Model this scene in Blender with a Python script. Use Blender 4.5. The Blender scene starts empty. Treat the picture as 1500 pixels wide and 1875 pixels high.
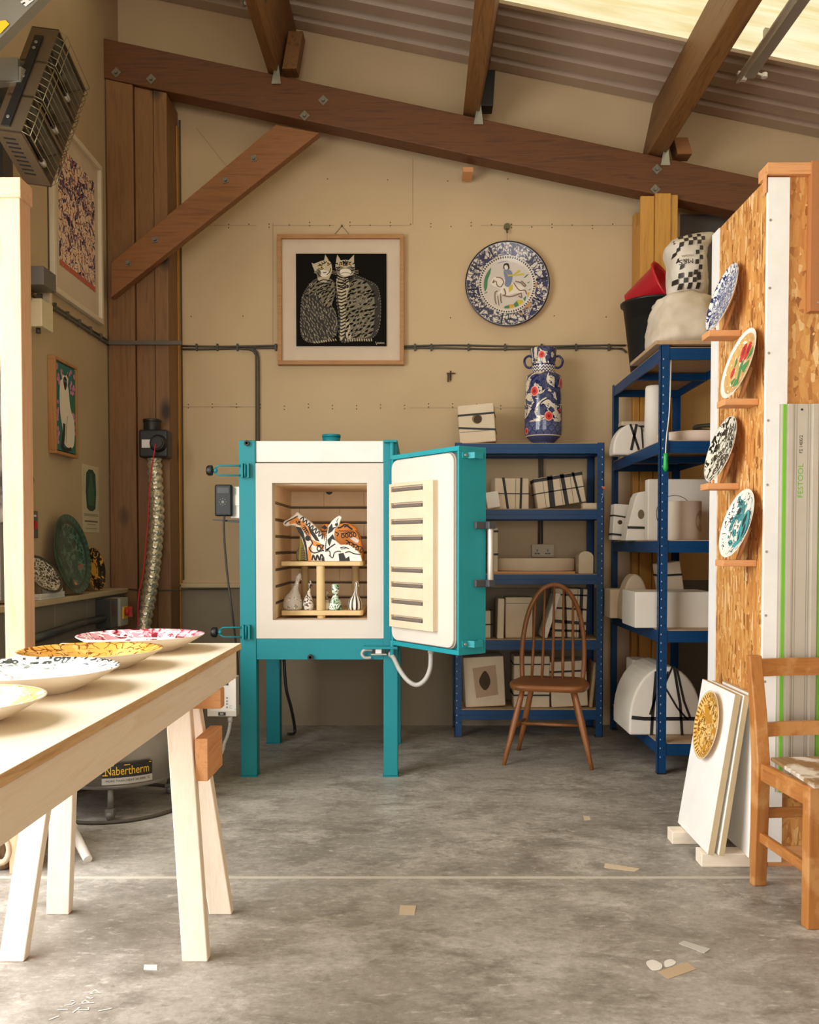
import bpy, math, random
from mathutils import Vector as V, Matrix as M4, noise
SC = bpy.context.scene
COL = SC.collection
rnd = random.Random(7)
# ------------------------------------------------------------------ camera model (1500 x 1875 frame)
f = 1650.0; H = 1.17; PITCH = math.radians(1.8); CX = 768.0; PYY = 1000 + f*math.tan(PITCH)
def ray(px, py):
    u = (px-CX)/f; v = (PYY-py)/f
    return V((u, math.cos(PITCH)+v*math.sin(PITCH), -math.sin(PITCH)+v*math.cos(PITCH)))
EYE = V((0, 0, H))
def P(px, py, Y):
    d = ray(px, py); return EYE + d*(Y/d.y)
def F(px, py, z=0.0):
    d = ray(px, py); return EYE + d*((z-H)/d.z)
def PX(px, py, X):
    d = ray(px, py); return EYE + d*(X/d.x)
YW = 5.87      # back wall
XL = -1.928     # left wall
# ------------------------------------------------------------------ mesh helper
def frame(o, u, v):
    u = V(u).normalized(); v = V(v); v = (v-u*v.dot(u)).normalized(); w = u.cross(v)
    return M4(((u.x, v.x, w.x, o[0]), (u.y, v.y, w.y, o[1]), (u.z, v.z, w.z, o[2]), (0, 0, 0, 1)))
def cr(pts, n=6, closed=False):
    pts = [V(p) for p in pts]; out = []; N = len(pts)
    for i in range(N if closed else N-1):
        a = pts[(i-1) % N] if closed or i > 0 else pts[0]
        b = pts[i]; c = pts[(i+1) % N]
        d = pts[(i+2) % N] if closed or i+2 < N else pts[-1]
        for k in range(n):
            t = k/n
            out.append(0.5*((2*b)+(c-a)*t+(2*a-5*b+4*c-d)*t*t+(3*b-a-3*c+d)*t**3))
    if not closed: out.append(pts[-1])
    return out
def resample(pts, step):
    pts = [V(p) for p in pts]; out = [pts[0]]; acc = 0.0
    for a, b in zip(pts, pts[1:]):
        L = (b-a).length
        while acc+L >= step and L > 1e-9:
            t = (step-acc)/L; a = a.lerp(b, t); out.append(a.copy()); L = (b-a).length; acc = 0.0
        acc += L
    return out
class MB:
    def __init__(s): s.v = []; s.f = []; s.m = []; s.s = []
    def add(s, vs, fs, m=0, sm=False, M=None):
        o = len(s.v)
        s.v += [(M @ V(p)) if M is not None else V(p) for p in vs]
        for i, q in enumerate(fs):
            s.f.append([o+k for k in q]); s.m.append(m[i] if isinstance(m, list) else m); s.s.append(sm)
        return s
    def hexa(s, p, m=0, M=None):
        return s.add(p, [(3,2,1,0),(4,5,6,7),(0,1,5,4),(1,2,6,5),(2,3,7,6),(3,0,4,7)], m, False, M)
    def bb(s, x0, x1, y0, y1, z0, z1, m=0, M=None):
        return s.hexa([(x0,y0,z0),(x1,y0,z0),(x1,y1,z0),(x0,y1,z0),(x0,y0,z1),(x1,y0,z1),(x1,y1,z1),(x0,y1,z1)], m, M)
    def box(s, c, d, m=0, M=None):
        return s.bb(c[0]-d[0]/2, c[0]+d[0]/2, c[1]-d[1]/2, c[1]+d[1]/2, c[2]-d[2]/2, c[2]+d[2]/2, m, M)
    def beam(s, a, b, w, h, m=0, up=(0,0,1)):
        a = V(a); b = V(b); d = (b-a).normalized(); side = d.cross(V(up)).normalized(); u = side.cross(d)
        q = lambda c: [c-side*w/2-u*h/2, c+side*w/2-u*h/2, c+side*w/2+u*h/2, c-side*w/2+u*h/2]
        return s.hexa(q(a)+q(b), m)
    def tube(s, pts, r, n=8, m=0, closed=False, M=None, caps=True):
        pts = [V(p) for p in pts]; N = len(pts)
        rs = r if isinstance(r, (list, tuple)) else [r]*N
        t = []
        for i in range(N):
            a = pts[(i-1) % N] if closed or i > 0 else pts[i]
            b = pts[(i+1) % N] if closed or i < N-1 else pts[i]
            t.append((b-a).normalized())
        nrm = t[0].orthogonal().normalized(); vs = []; fs = []
        for i in range(N):
            if i: nrm = (nrm - t[i]*nrm.dot(t[i])).normalized()
            bn = t[i].cross(nrm)
            for k in range(n):
                A = 2*math.pi*k/n; vs.append(pts[i]+(nrm*math.cos(A)+bn*math.sin(A))*rs[i])
        for i in range(N if closed else N-1):
            j = (i+1) % N
            for k in range(n): fs.append((i*n+k, i*n+(k+1) % n, j*n+(k+1) % n, j*n+k))
        s.add(vs, fs, m, True, M)
        if caps and not closed:
            o = len(s.v)-len(vs)
            s.f.append([o+k for k in range(n)][::-1]); s.m.append(m); s.s.append(False)
            s.f.append([o+(N-1)*n+k for k in range(n)]); s.m.append(m); s.s.append(False)
        return s
    def cyl(s, a, b, r, n=16, m=0, r2=None, M=None):
        return s.tube([a, b], [r, r if r2 is None else r2], n, m, False, M)
    def lathe(s, prof, n=32, m=0, M=None, sm=True, a0=0, a1=2*math.pi):
        vs = []; fs = []; ms = []; full = abs(a1-a0-2*math.pi) < 1e-6; k1 = n if full else n+1
        for r, z in prof:
            for k in range(k1):
                A = a0+(a1-a0)*k/n; vs.append((r*math.cos(A), r*math.sin(A), z))
        for i in range(len(prof)-1):
            for k in range(n):
                j = (k+1) % k1
                fs.append((i*k1+k, i*k1+j, (i+1)*k1+j, (i+1)*k1+k)); ms.append(m[i] if isinstance(m, list) else m)
        o = len(s.v); s.add(vs, fs, ms, sm, M)
        return s
    def prism(s, out, h, M=None, m=0, ms=None, z0=0.0):
        n = len(out); a = sum(out[i][0]*out[(i+1) % n][1]-out[(i+1) % n][0]*out[i][1] for i in range(n))
        if a < 0: out = out[::-1]
        vs = [(p[0], p[1], z0) for p in out]+[(p[0], p[1], z0+h) for p in out]
        fs = [tuple(range(n))[::-1], tuple(range(n, 2*n))]+[(i, (i+1) % n, n+(i+1) % n, n+i) for i in range(n)]
        mm = [m, m]+[m if ms is None else ms]*n
        return s.add(vs, fs, mm, False, M)
    def flat(s, out, z=0.0, M=None, m=0):
        n = len(out); a = sum(out[i][0]*out[(i+1) % n][1]-out[(i+1) % n][0]*out[i][1] for i in range(n))
        if a < 0: out = out[::-1]
        return s.add([(p[0], p[1], z) for p in out], [tuple(range(n))], m, False, M)
    def disc(s, c, r, z=0.0, M=None, m=0, n=14, ry=None):
        ry = r if ry is None else ry
        return s.flat([(c[0]+r*math.cos(2*math.pi*k/n), c[1]+ry*math.sin(2*math.pi*k/n)) for k in range(n)], z, M, m)
    def stroke(s, pts, w, z=0.0, M=None, m=0):
        pts = [V((p[0], p[1])) for p in pts]; L = []; R_ = []
        for i, p in enumerate(pts):
            d = pts[min(i+1, len(pts)-1)]-pts[max(i-1, 0)]
            if d.length < 1e-9: d = V((1, 0))
            d.normalize(); nn = V((-d.y, d.x)); ww = (w[i] if isinstance(w, list) else w)/2
            L.append(p+nn*ww); R_.append(p-nn*ww)
        n = len(pts); vs = [(p.x, p.y, z) for p in R_]+[(p.x, p.y, z) for p in L]
        return s.add(vs, [(i, i+1, n+i+1, n+i) for i in range(n-1)], m, False, M)
    def ball(s, c, r, m=0, n=12, M=None):
        r = (r, r, r) if not isinstance(r, (tuple, list)) else r
        T = M4.Translation(V(c)) @ M4.Diagonal((r[0], r[1], r[2], 1))
        if M is not None: T = M @ T
        return s.lathe([(max(1e-4, math.sin(math.pi*i/n)), -math.cos(math.pi*i/n)) for i in range(n+1)], n*2, m, T)
    def text(s, body, size, M, m=0, align='CENTER', sx=1.0):
        cu = bpy.data.curves.new('t', 'FONT'); cu.body = body; cu.size = size; cu.align_x = align; cu.align_y = 'CENTER'; cu.resolution_u = 3
        ob = bpy.data.objects.new('t', cu); COL.objects.link(ob)
        bpy.context.view_layer.update()
        me = bpy.data.meshes.new_from_object(ob.evaluated_get(bpy.context.evaluated_depsgraph_get()))
        s.add([(v.co.x*sx, v.co.y, 0) for v in me.vertices], [tuple(p.vertices) for p in me.polygons], m, False, M)
        bpy.data.objects.remove(ob); bpy.data.meshes.remove(me)
        return s
WM = {}
def build(mb, name, mats, parent=None, bevel=0.0, seg=2, local=False, label=None, M=None, stuff=False):
    """one mesh object; with a parent the world-space vertices become local to it"""
    mats = mats if isinstance(mats, (list, tuple)) else [mats]
    me = bpy.data.meshes.new(name)
    if parent is not None: Mw = WM[parent]
    elif M is not None: Mw = M
    else:
        xs = [p.x for p in mb.v]; ys = [p.y for p in mb.v]; zs = [p.z for p in mb.v]
        Mw = M4.Translation(V(((min(xs)+max(xs))/2, (min(ys)+max(ys))/2, min(zs))))
    inv = M4.Identity(4) if local else Mw.inverted()
    me.from_pydata([inv @ p for p in mb.v], [], mb.f)
    for x in mats: me.materials.append(x)
    for i, p in enumerate(me.polygons): p.material_index = mb.m[i]; p.use_smooth = mb.s[i]
    me.update()
    o = bpy.data.objects.new(name, me); COL.objects.link(o)
    if parent is not None: o.parent = parent; WM[o] = Mw
    else: o.matrix_world = Mw; WM[o] = Mw
    if bevel:
        b = o.modifiers.new('bevel', 'BEVEL'); b.width = bevel; b.segments = seg; b.limit_method = 'ANGLE'; b.angle_limit = math.radians(35)
    if label: o['label'] = label
    if stuff: o['kind'] = 'stuff'
    return o
def thing(name, label, cat, loc, rz=0.0, group=None, M=None):
    o = bpy.data.objects.new(name, None); COL.objects.link(o); o.empty_display_size = 0.05
    Mw = M if M is not None else M4.Translation(V(loc)) @ M4.Rotation(rz, 4, 'Z')
    o.matrix_world = Mw; WM[o] = Mw
    return tag(o, label, cat, group)
def tag(o, label, cat, group=None):
    o['label'] = label; o['category'] = cat
    if group: o['group'] = group
    return o
def struct(o): o['kind'] = 'structure'; return o
# ------------------------------------------------------------------ materials
def hx(s):
    s = s.lstrip('#'); c = [int(s[i:i+2], 16)/255 for i in (0, 2, 4)]
    return tuple(((x/12.92) if x <= 0.04045 else ((x+0.055)/1.055)**2.4) for x in c)+(1.0,)
class NT:
    def __init__(s, name):
        s.mat = bpy.data.materials.new(name); s.mat.use_nodes = True; s.t = s.mat.node_tree
        s.b = s.t.nodes['Principled BSDF']; s.co = s.n('ShaderNodeTexCoord').outputs['Object']
    def n(s, ty, **k):
        x = s.t.nodes.new(ty)
        for a, b in k.items(): setattr(x, a, b)
        return x
    def l(s, a, b): s.t.links.new(a, b)
    def math(s, op, a, b=None, c=None):
        x = s.n('ShaderNodeMath', operation=op)
        for i, q in enumerate((a, b, c)):
            if q is None: continue
            if isinstance(q, (int, float)): x.inputs[i].default_value = q
            else: s.l(q, x.inputs[i])
        return x.outputs[0]
    def mapp(s, sc=(1,1,1), rot=(0,0,0), loc=(0,0,0), src=None):
        x = s.n('ShaderNodeMapping'); x.inputs['Scale'].default_value = sc; x.inputs['Rotation'].default_value = rot; x.inputs['Location'].default_value = loc
        s.l(src or s.co, x.inputs['Vector']); return x.outputs[0]
    def noise(s, scale, detail=4, vec=None, dist=0.0, rough=.55):
        x = s.n('ShaderNodeTexNoise'); x.inputs['Scale'].default_value = scale; x.inputs['Detail'].default_value = detail
        x.inputs['Distortion'].default_value = dist; x.inputs['Roughness'].default_value = rough
        s.l(vec or s.co, x.inputs['Vector']); return x.outputs['Fac']
    def vor(s, scale, feat='F1', vec=None, out='Distance', rand=1.0):
        x = s.n('ShaderNodeTexVoronoi', feature=feat); x.inputs['Scale'].default_value = scale; x.inputs['Randomness'].default_value = rand
        s.l(vec or s.co, x.inputs['Vector']); return x.outputs[out]
    def mix(s, fac, a, b):
        x = s.n('ShaderNodeMix', data_type='RGBA')
        for sock, q in ((x.inputs[0], fac), (x.inputs[6], a), (x.inputs[7], b)):
            if isinstance(q, (int, float, tuple)): sock.default_value = q
            else: s.l(q, sock)
        return x.outputs[2]
    def ramp(s, fac, stops, const=False):
        x = s.n('ShaderNodeValToRGB'); r = x.color_ramp
        if const: r.interpolation = 'CONSTANT'
        while len(r.elements) < len(stops): r.elements.new(0.5)
        for e, (p, c) in zip(r.elements, stops): e.position = p; e.color = c if len(c) == 4 else hx(c)
        s.l(fac, x.inputs[0]); return x.outputs[0]
    def bump(s, h, strength=.3, dist=.01):
        x = s.n('ShaderNodeBump'); x.inputs['Strength'].default_value = strength; x.inputs['Distance'].default_value = dist
        s.l(h, x.inputs['Height']); s.l(x.outputs[0], s.b.inputs['Normal'])
    def fin(s, col, rough=.6, metal=0.0, spec=.5, coat=0.0):
        if isinstance(col, tuple): s.b.inputs['Base Color'].default_value = col
        else: s.l(col, s.b.inputs['Base Color'])
        if isinstance(rough, (int, float)): s.b.inputs['Roughness'].default_value = rough
        else: s.l(rough, s.b.inputs['Roughness'])
        s.b.inputs['Metallic'].default_value = metal; s.b.inputs['Specular IOR Level'].default_value = spec; s.b.inputs['Coat Weight'].default_value = coat
        return s.mat
CACHE = {}
def mat(name, col, rough=.6, metal=0.0, col2=None, var=.5, vs=5, bump=0.0, bs=60, spec=.5, coat=0.0):
    if name in CACHE: return CACHE[name]
    t = NT(name); c = hx(col)
    if col2: base = t.mix(t.ramp(t.noise(vs, 5), [(.5-var/2, (0,0,0,1)), (.5+var/2, (1,1,1,1))]), c, hx(col2))
    else: base = t.mix(t.noise(vs*2, 4), tuple(x*.9 for x in c[:3])+(1,), tuple(min(1, x*1.08) for x in c[:3])+(1,))
    if bump: t.bump(t.noise(bs, 4), bump, .004)
    CACHE[name] = t.fin(base, rough, metal, spec, coat); return CACHE[name]
def wood(name, c1, c2, axis='z', sc=1.0, knots=None, rough=.6, dirt=None, kr=1.0):
    key = name+axis
    if key in CACHE: return CACHE[key]
    t = NT(name+'_'+axis); s = [16*sc]*3; s['xyz'.index(axis)] = 1.1*sc
    v = t.mapp(tuple(s))
    n1 = t.noise(1.6, 5, v, 1.2); n2 = t.noise(7, 3, v, .4)
    fac = t.math('ADD', t.math('MULTIPLY', n1, .75), t.math('MULTIPLY', n2, .25))
    c = t.ramp(fac, [(.3, c1), (.52, c2), (.68, c1)])
    if knots:
        ks = [3.2]*3; ks['xyz'.index(axis)] = 1.6
        d = t.vor(1.25, 'F1', t.mapp(tuple(ks)))
        c = t.mix(t.ramp(d, [(.035*kr, (1,1,1,1)), (.10*kr, (0,0,0,1))]), c, hx(knots))
    if dirt:
        c = t.mix(t.ramp(t.noise(9, 6), [(.52, (0,0,0,1)), (.62, (1,1,1,1))]), c, hx(dirt))
    t.bump(n2, .12, .002)
    CACHE[key] = t.fin(c, rough); return CACHE[key]
def pottery(name, base, layers, R=1.0, rough=.22, axes='xy', bump=0):
    """painted glaze: layers of (kind, scale, threshold, colour, r0, r1)"""
    t = NT(name); sep = t.n('ShaderNodeSeparateXYZ'); t.l(t.co, sep.inputs[0])
    a, b = [sep.outputs['xyz'.index(q)] for q in axes]
    rr = t.math('DIVIDE', t.math('SQRT', t.math('ADD', t.math('MULTIPLY', a, a), t.math('MULTIPLY', b, b))), R)
    ang = t.math('ARCTAN2', b, a)
    nz = t.n('ShaderNodeTexNoise'); nz.inputs['Scale'].default_value = 14; t.l(t.co, nz.inputs['Vector'])
    ad = t.n('ShaderNodeMix', data_type='VECTOR'); ad.inputs[0].default_value = .06
    t.l(t.co, ad.inputs[4]); t.l(nz.outputs['Color'], ad.inputs[5]); wob = ad.outputs[1]
    col = hx(base)
    for kind, scale, thr, c, r0, r1 in layers:
        if kind == 'all': m = None
        elif kind == 'line': m = t.math('LESS_THAN', t.vor(scale, 'DISTANCE_TO_EDGE', wob), thr)
        elif kind == 'dot': m = t.math('LESS_THAN', t.vor(scale, 'F1', wob), thr)
        elif kind == 'ring': m = t.math('LESS_THAN', t.math('ABSOLUTE', t.math('SUBTRACT', t.vor(scale, 'F1', wob), .35)), thr)
        elif kind == 'noi': m = t.math('GREATER_THAN', t.noise(scale, 3, wob), thr)
        elif kind == 'scrib': m = t.math('LESS_THAN', t.math('ABSOLUTE', t.math('SUBTRACT', t.noise(scale, 2, wob, .8), .5)), thr)
        elif kind == 'scrib2': m = t.math('LESS_THAN', t.math('ABSOLUTE', t.math('SUBTRACT', t.noise(scale*1.3, 2, t.mapp((1,1,1), (0,0,1), (3,1,2)), 1.2), .47)), thr)
        elif kind == 'ray': m = t.math('GREATER_THAN', t.math('SINE', t.math('MULTIPLY', ang, scale)), thr)
        elif kind == 'band': m = t.math('GREATER_THAN', t.math('SINE', t.math('MULTIPLY', t.math('ADD', rr, t.math('MULTIPLY', nz.outputs['Fac'], .25)), scale)), thr)
        elif kind == 'hatch':
            sw = t.n('ShaderNodeSeparateXYZ'); t.l(wob, sw.inputs[0])
            m = t.math('GREATER_THAN', t.math('SINE', t.math('MULTIPLY', t.math('ADD', sw.outputs[0], sw.outputs[1]), scale)), thr)
        if r0 > 0:
            q = t.math('GREATER_THAN', rr, r0); m = q if m is None else t.math('MULTIPLY', m, q)
        if r1 < 9:
            q = t.math('LESS_THAN', rr, r1); m = q if m is None else t.math('MULTIPLY', m, q)
        col = hx(c) if m is None else t.mix(m, col, hx(c))
    return t.fin(col, rough, 0, .5)
# ------------------------------------------------------------------ shared materials
def concrete():
    t = NT('worn concrete')
    a = t.noise(.9, 6, None, .2, .6); b = t.noise(5.5, 10, t.mapp((1, 1.5, 1)), .25, .72); c = t.noise(55, 6, None, 0, .7)
    d = t.noise(2.3, 9, t.mapp((1, 1.5, 1), (0,0,.3), (4,2,0)), .3, .74); e = t.noise(17, 8, t.mapp((1, 2.2, 1), (0,0,.2), (1,7,0)), .2, .7)
    base = t.ramp(a, [(.32, '#89837a'), (.5, '#a29c93'), (.68, '#bcb7ae')])
    base = t.mix(t.ramp(b, [(.46, (0,0,0,1)), (.66, (.72,.72,.72,1))]), base, hx('#6a6358'))
    base = t.mix(t.ramp(d, [(.52, (0,0,0,1)), (.65, (.72,.72,.72,1))]), base, hx('#cac5bc'))
    base = t.mix(t.ramp(e, [(.56, (0,0,0,1)), (.70, (.65,.65,.65,1))]), base, hx('#d6d1c8'))
    base = t.mix(t.ramp(e, [(.30, (.55,.55,.55,1)), (.43, (0,0,0,1))]), base, hx('#625a4e'))
    base = t.mix(t.ramp(t.vor(34, 'F1'), [(.03, (.8,.8,.8,1)), (.07, (0,0,0,1))]), base, hx('#d6d0c5'))
    base = t.mix(t.ramp(c, [(.35, (.3,.3,.3,1)), (.6, (0,0,0,1))]), base, hx('#5f574b'))
    t.bump(t.math('ADD', b, t.math('MULTIPLY', c, .5)), .15, .004)
    return t.fin(base, t.ramp(a, [(.35, (.38,)*3+(1,)), (.7, (.6,)*3+(1,))]), 0, .45)
def osb(name, dark=1.0):
    t = NT(name); wob = t.n('ShaderNodeMix', data_type='VECTOR'); wob.inputs[0].default_value = .022
    nz = t.n('ShaderNodeTexNoise'); nz.inputs['Scale'].default_value = 9; t.l(t.co, nz.inputs['Vector']); t.l(t.co, wob.inputs[4]); t.l(nz.outputs['Color'], wob.inputs[5])
    w = wob.outputs[1]
    def strands(rot, sc):
        x = t.n('ShaderNodeTexVoronoi', feature='F1'); x.inputs['Scale'].default_value = 1
        t.l(t.mapp(sc, rot, (0,0,0), w), x.inputs['Vector']); q = t.n('ShaderNodeSeparateColor'); t.l(x.outputs['Color'], q.inputs[0]); return q.outputs[0]
    s1 = strands((0.15, .15, 0), (64, 64, 11)); s2 = strands((.9, .7, .2), (58, 58, 13)); s3 = strands((-.8, -.9, .4), (70, 70, 16))
    m1 = t.math('GREATER_THAN', t.noise(16, 2), .56); m2 = t.math('GREATER_THAN', t.noise(13, 2, t.mapp((1,1,1), (0,0,0), (5,5,5))), .57)
    fac = t.mix(m2, t.mix(m1, s1, s2), s3)
    d = dark
    col = t.ramp(fac, [(.02, '#8a5524'), (.12, '#bd7d3e'), (.5, '#d0954f'), (.85, '#dba862'), (1, '#ecca92')])
    col = t.mix(t.math('MULTIPLY', t.noise(60, 3), .35), col, hx('#9c6027'))
    t.bump(fac, .2, .003)
    return t.fin(col, .55)
m_floor = concrete()
m_joint = mat('floor joint filler', '#bdb6aa', .7)
m_chalk = mat('chalk marks', '#d2ccc2', .9)
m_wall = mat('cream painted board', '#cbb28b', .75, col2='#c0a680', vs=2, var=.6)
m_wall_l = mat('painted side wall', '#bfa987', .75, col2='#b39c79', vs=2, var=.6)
m_gap = mat('dark joint gap', '#5a4a36', .9)  # dark brown for board joints, gaps and screw holes
m_low = mat('grey shaded boarding', '#8f806a', .8, col2='#83745e', vs=3)  # grey plus the shade on the lower wall, both put into the colour
m_ochre = mat('ochre board', '#b8925a', .7)
m_dkgrey = mat('shaded back wall', '#5b5348', .7)
m_steelpanel = mat('grey panel', '#6d6962', .45, .3)
def blockwork():
    t = NT('painted blockwork'); b = t.n('ShaderNodeTexBrick'); b.inputs['Scale'].default_value = 1.0
    b.inputs['Brick Width'].default_value = .44; b.inputs['Row Height'].default_value = .225; b.inputs['Mortar Size'].default_value = .006
    b.inputs['Color1'].default_value = hx('#7f766a'); b.inputs['Color2'].default_value = hx('#746b5f'); b.inputs['Mortar'].default_value = hx('#8d8273')
    t.l(t.mapp((1,1,1), (math.pi/2, 0, math.pi/2)), b.inputs['Vector'])
    sw = t.n('ShaderNodeCombineXYZ'); sp = t.n('ShaderNodeSeparateXYZ'); t.l(t.co, sp.inputs[0]); t.l(sp.outputs[1], sw.inputs[0]); t.l(sp.outputs[2], sw.inputs[1]); t.l(sw.outputs[0], b.inputs['Vector'])
    return t.fin(t.mix(t.math('MULTIPLY', t.noise(30, 4), .3), b.outputs[0], hx('#655c50')), .85)
m_block = blockwork()
m_roof = mat('painted roof sheet', '#aa937c', .5, .0, col2='#9f8972', vs=4)
m_beam = wood('dark roof timber', '#4a2a11', '#663b18', 'x', 1.0, '#25160b')
m_purl = wood('purlin timber', '#573616', '#7c5327', 'y', 1.0, '#352010')
m_post = wood('brown post timber', '#6f4c2c', '#865f39', 'z', .9, '#33200f', kr=2.0)
m_brace = wood('brace timber', '#724724', '#8b5a30', 'x', .9, '#4a2b14')
m_yell = wood('yellow pine post', '#a8742c', '#c48f3e', 'z', 1.0, '#6d3d15')
m_pine = {a: wood('fresh pine', '#c1926c', '#d2a784', a, 1.0, '#9a5f34') for a in 'xyz'}
m_pinel = {a: wood('pale planed pine', '#e6d5bd', '#efe2cf', a, 1.0, '#c8a27a') for a in 'xyz'}
m_red = {a: wood('reddish pine', '#c07f4b', '#d59a64', a, 1.0, '#8f5428') for a in 'xyz'}
m_ply = mat('birch plywood face', '#ebdfca', .6, col2='#e5d6bd', vs=3)
m_plyedge = wood('plywood edge', '#b98a55', '#d8b483', 'y', 2.0)
m_mdf = mat('brown board', '#a86c3c', .6)
m_galv = mat('galvanised steel', '#a9a79c', .4, .8)
m_black = mat('black plastic', '#1b1a18', .45)
m_dk = mat('dark cable', '#4b443a', .6)
m_white = mat('white paint', '#dedad2', .5)
m_whitewood = mat('white painted batten', '#e9e7e2', .55, bump=.3, bs=25)
m_teal = mat('teal enamel', '#17868f', .45, 0, col2='#1b8089', vs=6, spec=.3)
m_teal2 = mat('light teal enamel', '#22929a', .45, spec=.3)
m_brick = mat('insulating firebrick', '#dccaae', .85, col2='#d3bf9f', vs=8, bump=.1, bs=90)
m_brickin = mat('fired chamber brick', '#f2dcb8', .85, col2='#e8cca2', vs=9, bump=.1, bs=90)
m_fibre = mat('white ceramic board', '#d6cec1', .8, col2='#cfc6b8', vs=5)
m_fibre2 = mat('grey fibre edge', '#9c968b', .95, bump=.6, bs=160)
m_coil = mat('heating element', '#6e6258', .7)
m_conduit = mat('grey flexible conduit', '#b5b1aa', .5)
m_blue = mat('blue rack enamel', '#05406f', .42, 0, col2='#053a66', vs=7, spec=.35)
m_chip = mat('chipboard', '#bfa07c', .8, col2='#a98a66', vs=40, var=.6)
m_plaster = mat('plaster mould', '#dfcdb2', .85, col2='#cdb797', vs=7, var=.7, bump=.15, bs=40)
m_plaster2 = mat('white plaster', '#ebe4d8', .85, col2='#e2d8c8', vs=6, var=.7)
m_plaster3 = mat('darker mould plaster', '#b3967a', .85)  # darker tone of the flat patch in the open mould
m_strap = mat('rubber strap', '#25221f', .6)
m_elm = {a: wood('polished elm', '#784824', '#955d31', a, .8, None, .35) for a in 'xyz'}
m_sch = {a: wood('worn school wood', '#9a5e2a', '#b07338', a, .8, None, .4, '#c08a52') for a in 'xyz'}
m_schseat = wood('worn paint spattered seat', '#a58a63', '#8c6a42', 'y', 1.0, None, .6, '#e0d8cb')
m_osb = osb('strand board'); 
m_alu = mat('brushed aluminium', '#c9c3b6', .38, .55)
m_alud = mat('aluminium groove', '#97918a', .4, .5)
m_green = mat('green glide strip', '#6fb62c', .5)
m_cer = mat('cream glazed earthenware', '#f1e6d4', .25)
m_cer2 = mat('pale clay edge', '#e6c9a8', .4)
m_oak = {a: wood('oak frame', '#9a6a3c', '#b3824f', a, 1.2) for a in 'xyz'}
m_mount = mat('cream mount board', '#d0bda5', .9)
m_blackart = mat('black painted panel', '#12100d', .8, spec=.1)
m_inox = mat('perforated stainless', '#b3aca1', .32, .75)
# ------------------------------------------------------------------ the setting
fl = MB().bb(-3.2, 3.6, -4.0, 6.1, -.12, 0)
fl.bb(-2.03, 3.4, 3.137, 3.157, 0, .0012, 1)
for pts in [[(105,1850),(124,1849)], [(118,1842),(131,1840),(138,1835)], [(128,1834),(136,1833)], [(133,1855),(140,1850),(146,1845)], [(143,1850),(162,1850),(162,1845)],
            [(147,1838),(172,1837)], [(148,1838),(156,1832),(163,1836)], [(158,1826),(166,1829),(170,1827)], [(165,1820),(174,1813),(183,1819),(166,1820)], [(90,1868),(108,1861)], [(180,1852),(205,1847)]]:
    q = [F(a, b) for a, b in pts]; fl.stroke([(p.x, p.y) for p in q], .004, .0014, None, 2)
floor = struct(build(fl, 'floor', [m_floor, m_joint, m_chalk]))
wb = MB().bb(-2.2, 3.55, YW, YW+.14, 0, 5.3)
MWB = frame((0, YW, 0), (1,0,0), (0,0,1))
def wl(px0, py0, px1, py1, w=.004):
    a = P(px0, py0, YW); b = P(px1, py1, YW); wb.stroke([(a.x, a.z), (b.x, b.z)], w*.7, .001, MWB, 2)
for q in [(756,290,756,412), (335,413,470,413), (500,413,612,413), (640,413,752,413), (880,413,1160,413), (335,745,470,745), (420,745,440,745), (500,408,500,640), (360,235,415,305), (750,747,960,747)]:
    wl(*q)
wb.bb(P(331,500,YW).x-.006, P(331,500,YW).x+.008, YW-.004, YW, .95, 3.9, 1)
for row, xs in [(413, range(345, 1160, 37)), (745, range(345, 960, 44)), (580, range(350, 1160, 95)), (200, range(560, 1150, 120)), (330, range(600, 1150, 110))]:
    for x in xs:
        y = row + rnd.uniform(-3, 3) + (0 if row > 250 else (x-560)*.2)
        for dy in ((-3, 3) if row in (413, 745) and x % 2 else (0,)):
            c = P(x, y+dy, YW); wb.disc((c.x, c.z), .0045, .0012, MWB, 1, 6)
wall_back = struct(build(wb, 'wall_back', [m_wall, m_gap, mat('board joint line', '#94805f', .9)]))
zl = P(380, 1076, YW).z
lp = MB().bb(-1.56, 1.17, YW-.018, YW, 0, zl); build(lp, 'lower_panel', m_low, wall_back)
rp = MB().bb(1.64, 3.4, YW-.012, YW, .95, 2.35); build(rp, 'ochre_panel', m_ochre, wall_back)
rp = MB().bb(1.68, 3.4, YW-.012, YW, 2.35, 3.3); build(rp, 'shade_panel', m_dkgrey, wall_back)  # back wall in shade under the beam, put in as a dark sheet
rp = MB().bb(1.64, 3.4, YW-.016, YW, 0, .95); build(rp, 'grey_panel', m_steelpanel, wall_back)
lg = MB().bb(-1.56, -.93, YW-.05, YW, zl, zl+.03); o = struct(build(lg, 'trim_1', m_wall, None, .006))
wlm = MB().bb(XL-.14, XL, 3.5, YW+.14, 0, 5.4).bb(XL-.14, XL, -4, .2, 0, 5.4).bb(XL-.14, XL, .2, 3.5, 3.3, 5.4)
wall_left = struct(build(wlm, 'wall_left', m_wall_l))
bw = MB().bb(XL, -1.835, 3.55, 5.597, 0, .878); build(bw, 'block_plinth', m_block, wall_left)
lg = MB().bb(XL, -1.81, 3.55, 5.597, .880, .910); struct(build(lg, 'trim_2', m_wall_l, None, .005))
gp = MB().bb(XL, XL+.004, 4.725, 4.735, 2.5, 3.6); build(gp, 'board_joint', m_gap, wall_left)
wr = MB().bb(3.4, 3.54, -4, 6.0, 0, 4.2); struct(build(wr, 'wall_right', m_wall))
wf = MB().bb(-2.17, -1.2, -4.12, -4, 0, 5.3).bb(2.6, 3.54, -4.12, -4, 0, 5.3).bb(-1.2, 2.6, -4.12, -4, 3.0, 5.3); struct(build(wf, 'wall_front', m_wall))
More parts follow.
